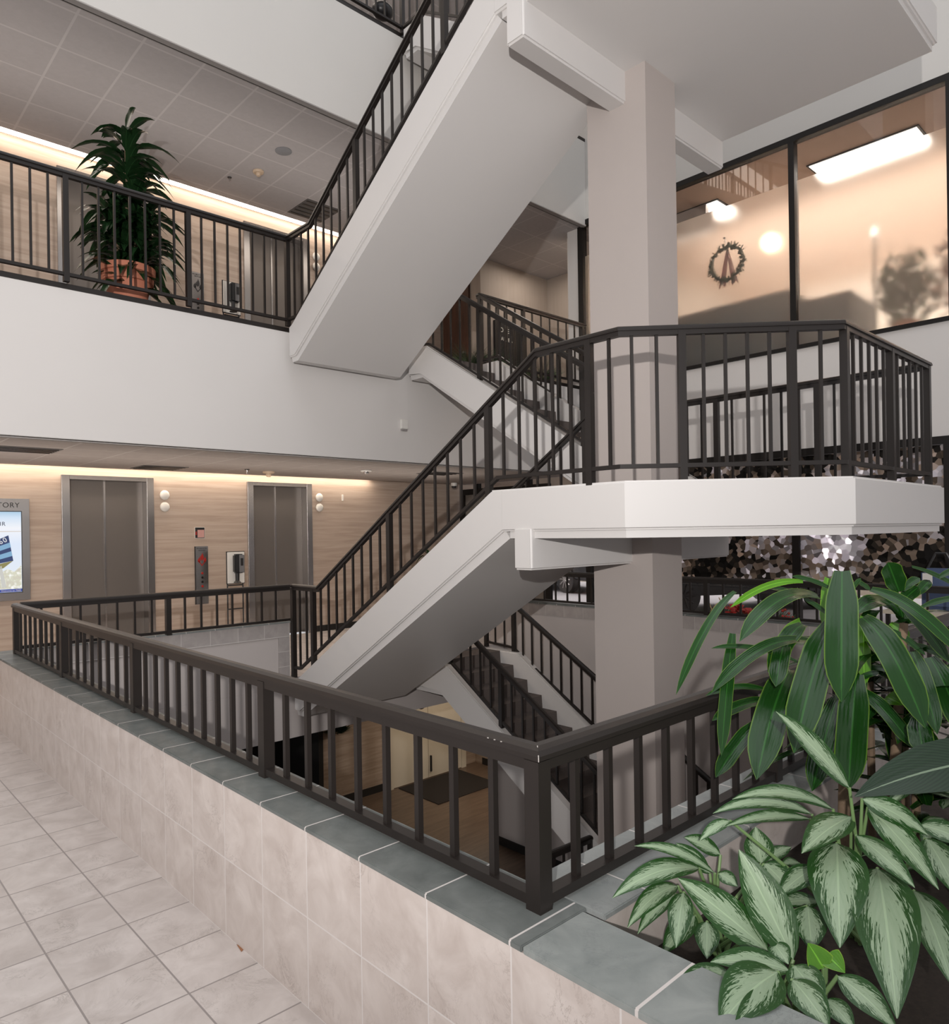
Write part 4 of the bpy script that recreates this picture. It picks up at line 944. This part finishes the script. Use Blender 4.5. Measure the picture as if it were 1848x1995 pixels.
# corn plant
cr = pd(*Z3(1260, 330), 2.45); g = Vector((cr.x, cr.y, .44))
t = thing('corn_plant', 'tall corn plant with long arching glossy green leaves over the planter', 'plant', g)
G = []
for a in (((905, 240), (898, 1395), 262, 2.42, 2.12, .10), ((820, 690), (480, 1845), 275, 2.45, 2.12, .14), ((450, 1110), (150, 2080), 270, 2.5, 2.1, .16), ((700, 470), (0, 860), 160, 2.45, 2.2, .26),
          ((640, 860), (-250, 1320), 120, 2.5, 2.3, .25), ((-40, 420), (-560, 1330), 75, 2.4, 2.2, .2), ((-60, 790), (-160, 1870), 110, 2.45, 2.25, .1), ((560, 710), (270, 1150), 160, 2.55, 2.4, .2),
          ((400, 850), (320, 1260), 150, 2.5, 2.3, .1), ((510, 1040), (-250, 920), 55, 2.45, 2.4, .15), ((300, 1310), (-300, 1340), 60, 2.45, 2.4, .2), ((290, 1380), (-240, 1560), 110, 2.45, 2.3, .12),
          ((180, 1560), (-210, 2060), 140, 2.5, 2.35, .1), ((850, 1370), (640, 2180), 190, 2.5, 2.25, .04), ((1030, 1150), (960, 2170), 245, 2.45, 2.2, .06), ((1040, 1200), (1230, 1130), 60, 2.5, 2.5, .1),
          ((1080, 650), (1640, 1625), 240, 2.42, 2.1, .24), ((1530, 950), (1745, 1680), 150, 2.45, 2.2, .12), ((1570, 1540), (1620, 1850), 190, 2.3, 2.2, .05), ((1160, 400), (1990, 1010), 120, 2.4, 2.15, .22),
          ((1080, 1290), (1540, 1810), 130, 2.5, 2.3, .15), ((1420, 540), (1850, 1050), 105, 2.5, 2.35, .16), ((1680, 1000), (1990, 1700), 200, 2.5, 2.3, .14), ((850, 420), (460, 285), 50, 2.5, 2.5, .12),
          ((970, 420), (1070, 300), 40, 2.5, 2.5, 0), ((540, 480), (190, 385), 60, 2.55, 2.5, .15), ((1150, 400), (1040, 330), 50, 2.5, 2.5, .05), ((800, 640), (560, 480), 50, 2.5, 2.5, .1),
          ((1050, 1050), (1420, 1000), 80, 2.6, 2.55, .15), ((1060, 1110), (1380, 1120), 60, 2.55, 2.5, .15), ((1350, 760), (1640, 980), 60, 2.6, 2.55, .1), ((1470, 880), (1990, 1100), 70, 2.6, 2.5, .15),
          ((1600, 560), (1990, 480), 60, 2.6, 2.55, .15), ((1520, 200), (2000, 430), 50, 2.6, 2.6, .1), ((1750, 300), (2000, 200), 60, 2.6, 2.6, .1)):
    G.append(LF(Z5, *a, kind='strap', wav=.06))
foliage('foliage', G, M['leaf_green'], t)
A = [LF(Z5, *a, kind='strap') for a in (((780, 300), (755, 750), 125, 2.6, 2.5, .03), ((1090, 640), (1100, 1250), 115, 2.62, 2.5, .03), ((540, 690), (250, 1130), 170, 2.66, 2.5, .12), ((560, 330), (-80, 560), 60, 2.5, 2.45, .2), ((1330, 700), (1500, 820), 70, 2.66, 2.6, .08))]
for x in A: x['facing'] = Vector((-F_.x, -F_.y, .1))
foliage('lime_leaf', A, M['leaf_lime'], t)  # paler lime leaves of the same plant
bm = bmesh.new(); a_, b_ = Vector((cr.x+.05, cr.y+.03, .44)), pd(*Z5(950, 700), 2.5); cyl(bm, a_, b_, .022, .016, 10)
cyl(bm, Vector((cr.x+.14, cr.y-.08, .44)), pd(*Z5(1450, 700), 2.6), .02, .014, 10); part('cane', bm, M['cane'], t, smooth=True)
# variegated dracaena behind
cv = pd(*Z5(1440, 690), 2.75); g = Vector((cv.x, cv.y, .44)); t = thing('striped_dracaena', 'upright dracaena with yellow edged leaves behind the corn plant', 'plant', g)
A = [LF(Z5, *a, kind='strap', wav=.08) for a in (((1410, 420), (1310, 160), 175, 2.7, 2.68, 0), ((1440, 410), (1590, 300), 80, 2.7, 2.7, .15), ((1440, 500), (1580, 380), 130, 2.72, 2.7, .05), ((1570, 440), (1680, 320), 90, 2.75, 2.75, .05),
      ((1400, 600), (1030, 620), 160, 2.72, 2.6, .35), ((1420, 640), (1180, 520), 90, 2.75, 2.7, .2), ((1450, 680), (1400, 500), 110, 2.75, 2.73, 0), ((1460, 620), (1320, 360), 70, 2.75, 2.75, .05), ((1440, 700), (1600, 620), 90, 2.75, 2.7, .15))]
foliage('foliage', A, M['leaf_green'], t); bm = bmesh.new(); cyl(bm, g, cv, .015, .012, 8); part('cane', bm, M['cane'], t, smooth=True)
# dense undergrowth filling the planter
def bush(name, label, c, r, n, mat, L=.35, w_=.05, zc=.0, kind='strap'):
    t = thing(name, label, 'plant', (c[0], c[1], .44)); A = []
    for _ in range(n):
        a = random.uniform(0, 2*math.pi); e = random.uniform(-.1, 1.2); ll = L*random.uniform(.6, 1.1)
        b = Vector((c[0]+random.uniform(-.06, .06), c[1]+random.uniform(-.06, .06), c[2]+random.uniform(-.25, .25)))
        d = Vector((math.cos(a)*math.cos(e), math.sin(a)*math.cos(e), math.sin(e)*.6-.25)); A.append(dict(base=b, tip=b+d*ll, width=w_*random.uniform(.7, 1.2), lift=.22, kind=kind, n=8, facing=Vector((d.x*.3, d.y*.3, 1))))
    foliage('foliage', A, mat, t); bm = bmesh.new(); cyl(bm, (c[0], c[1], .44), (c[0], c[1], c[2]+.2), .015, .012, 8); part('cane', bm, M['cane'], t)
bush('leafy_dracaena', 'dense dark green dracaena filling the planter behind the hanging leaves', (2.95, .78, .86), .3, 60, M['leaf_green'], .42, .05)
bush('leafy_dracaena', 'dark leafy dracaena at the far right edge of the planter', (3.25, .35, .95), .3, 70, M['leaf_green'], .5, .055)
bush('leafy_dracaena', 'dark leafy dracaena between the corn plant and the right edge', (3.05, .95, 1.0), .3, 60, M['leaf_green'], .45, .045)
bush('undergrowth_plant', 'low silver leaved clump in shade under the corn plant', (2.75, .62, .60), .2, 26, M['leaf_silver'], .28, .07, kind='lance')

# potted plant on the second floor
pc = Vector((2.70, 7.78, L2)); t = thing('potted_dracaena', 'bushy dracaena in terracotta pot on the second floor balcony', 'potted plant', pc)
bm = bmesh.new(); lathe(bm, pc, [(.155, 0), (.16, .02), (.23, .31), (.255, .315), (.26, .36), (.245, .365), (.25, .40), (.275, .405), (.28, .47), (.262, .48), (.25, .47), (.24, .43)], 40); part('pot', bm, M['terra'], t, smooth=True)
bm = bmesh.new(); lathe(bm, pc+Vector((0, 0, .40)), [(.23, 0), (.22, .03)], 20); part('soil', bm, M['soil'], t)
bm = bmesh.new(); A = []
for (dx, dy, hh) in ((0, 0, 1.95), (.10, .05, 1.45), (-.12, .06, 1.2), (.08, -.10, .95), (-.05, -.08, .75), (.15, .02, 1.1)):
    top = pc+Vector((dx, dy, hh)); cyl(bm, pc+Vector((dx*.5, dy*.5, .4)), top, .018, .013, 8)
    for k in range(46):
        f = random.random(); a = random.uniform(0, 2*math.pi); b = pc+Vector((dx, dy, .0))*1+Vector((0, 0, hh-f*.55-.02)) - Vector((0, 0, 0))
        e = random.uniform(-.1, .9)+(1-f)*.5; ll = random.uniform(.38, .62); d = Vector((math.cos(a)*math.cos(e), math.sin(a)*math.cos(e), math.sin(e)))
        tip = b+d*ll-Vector((0, 0, .22+.18*random.random())); A.append(dict(base=b, tip=tip, width=random.uniform(.085, .13), lift=.45, kind='strap' if False else 'lance', n=9, facing=Vector((d.x*.2, d.y*.2, 1)), wav=.1))
part('cane', bm, M['cane'], t, smooth=True)
foliage('foliage', A, M['leaf_shade'], t)
# small plant behind the lower flight
p = at(838, 1060, 'y', 9.0); t = thing('leafy_floor_plant', 'dark leafy plant on the lobby floor behind the stair rail', 'plant', (p.x, 9.0, 0)); A = []
bm = bmesh.new(); lathe(bm, (p.x, 9.0, 0), [(.14, 0), (.2, .35)], 20); part('pot', bm, M['terra'], t)
for k in range(60):
    a = random.uniform(0, 2*math.pi); b = Vector((p.x, 9.0, .7+random.uniform(0, .55))); e = random.uniform(.1, 1); d = Vector((math.cos(a)*math.cos(e), math.sin(a)*math.cos(e), math.sin(e)))
    A.append(dict(base=b, tip=b+d*.42-Vector((0, 0, .2)), width=.055, lift=.4, n=8, facing=Vector((0, 0, 1))))
foliage('foliage', A, M['leaf_shade'], t); bm = bmesh.new(); cyl(bm, (p.x, 9, .35), (p.x, 9, 1.25), .015, .01, 8); part('cane', bm, M['cane'], t)
# decorative tiny leaf litter
b = at(465, 1848, 'z', 0); bm = bmesh.new(); prism(bm, [(b.x-.004, b.y-.03), (b.x+.012, b.y-.02), (b.x+.006, b.y+.03)], 'z', .001, .003); tag(part('dry_leaf', bm, plain('dry_leaf', (.35, .16, .08), .8)), 'tiny brown dry leaf on the floor against the tiled wall', 'leaf')
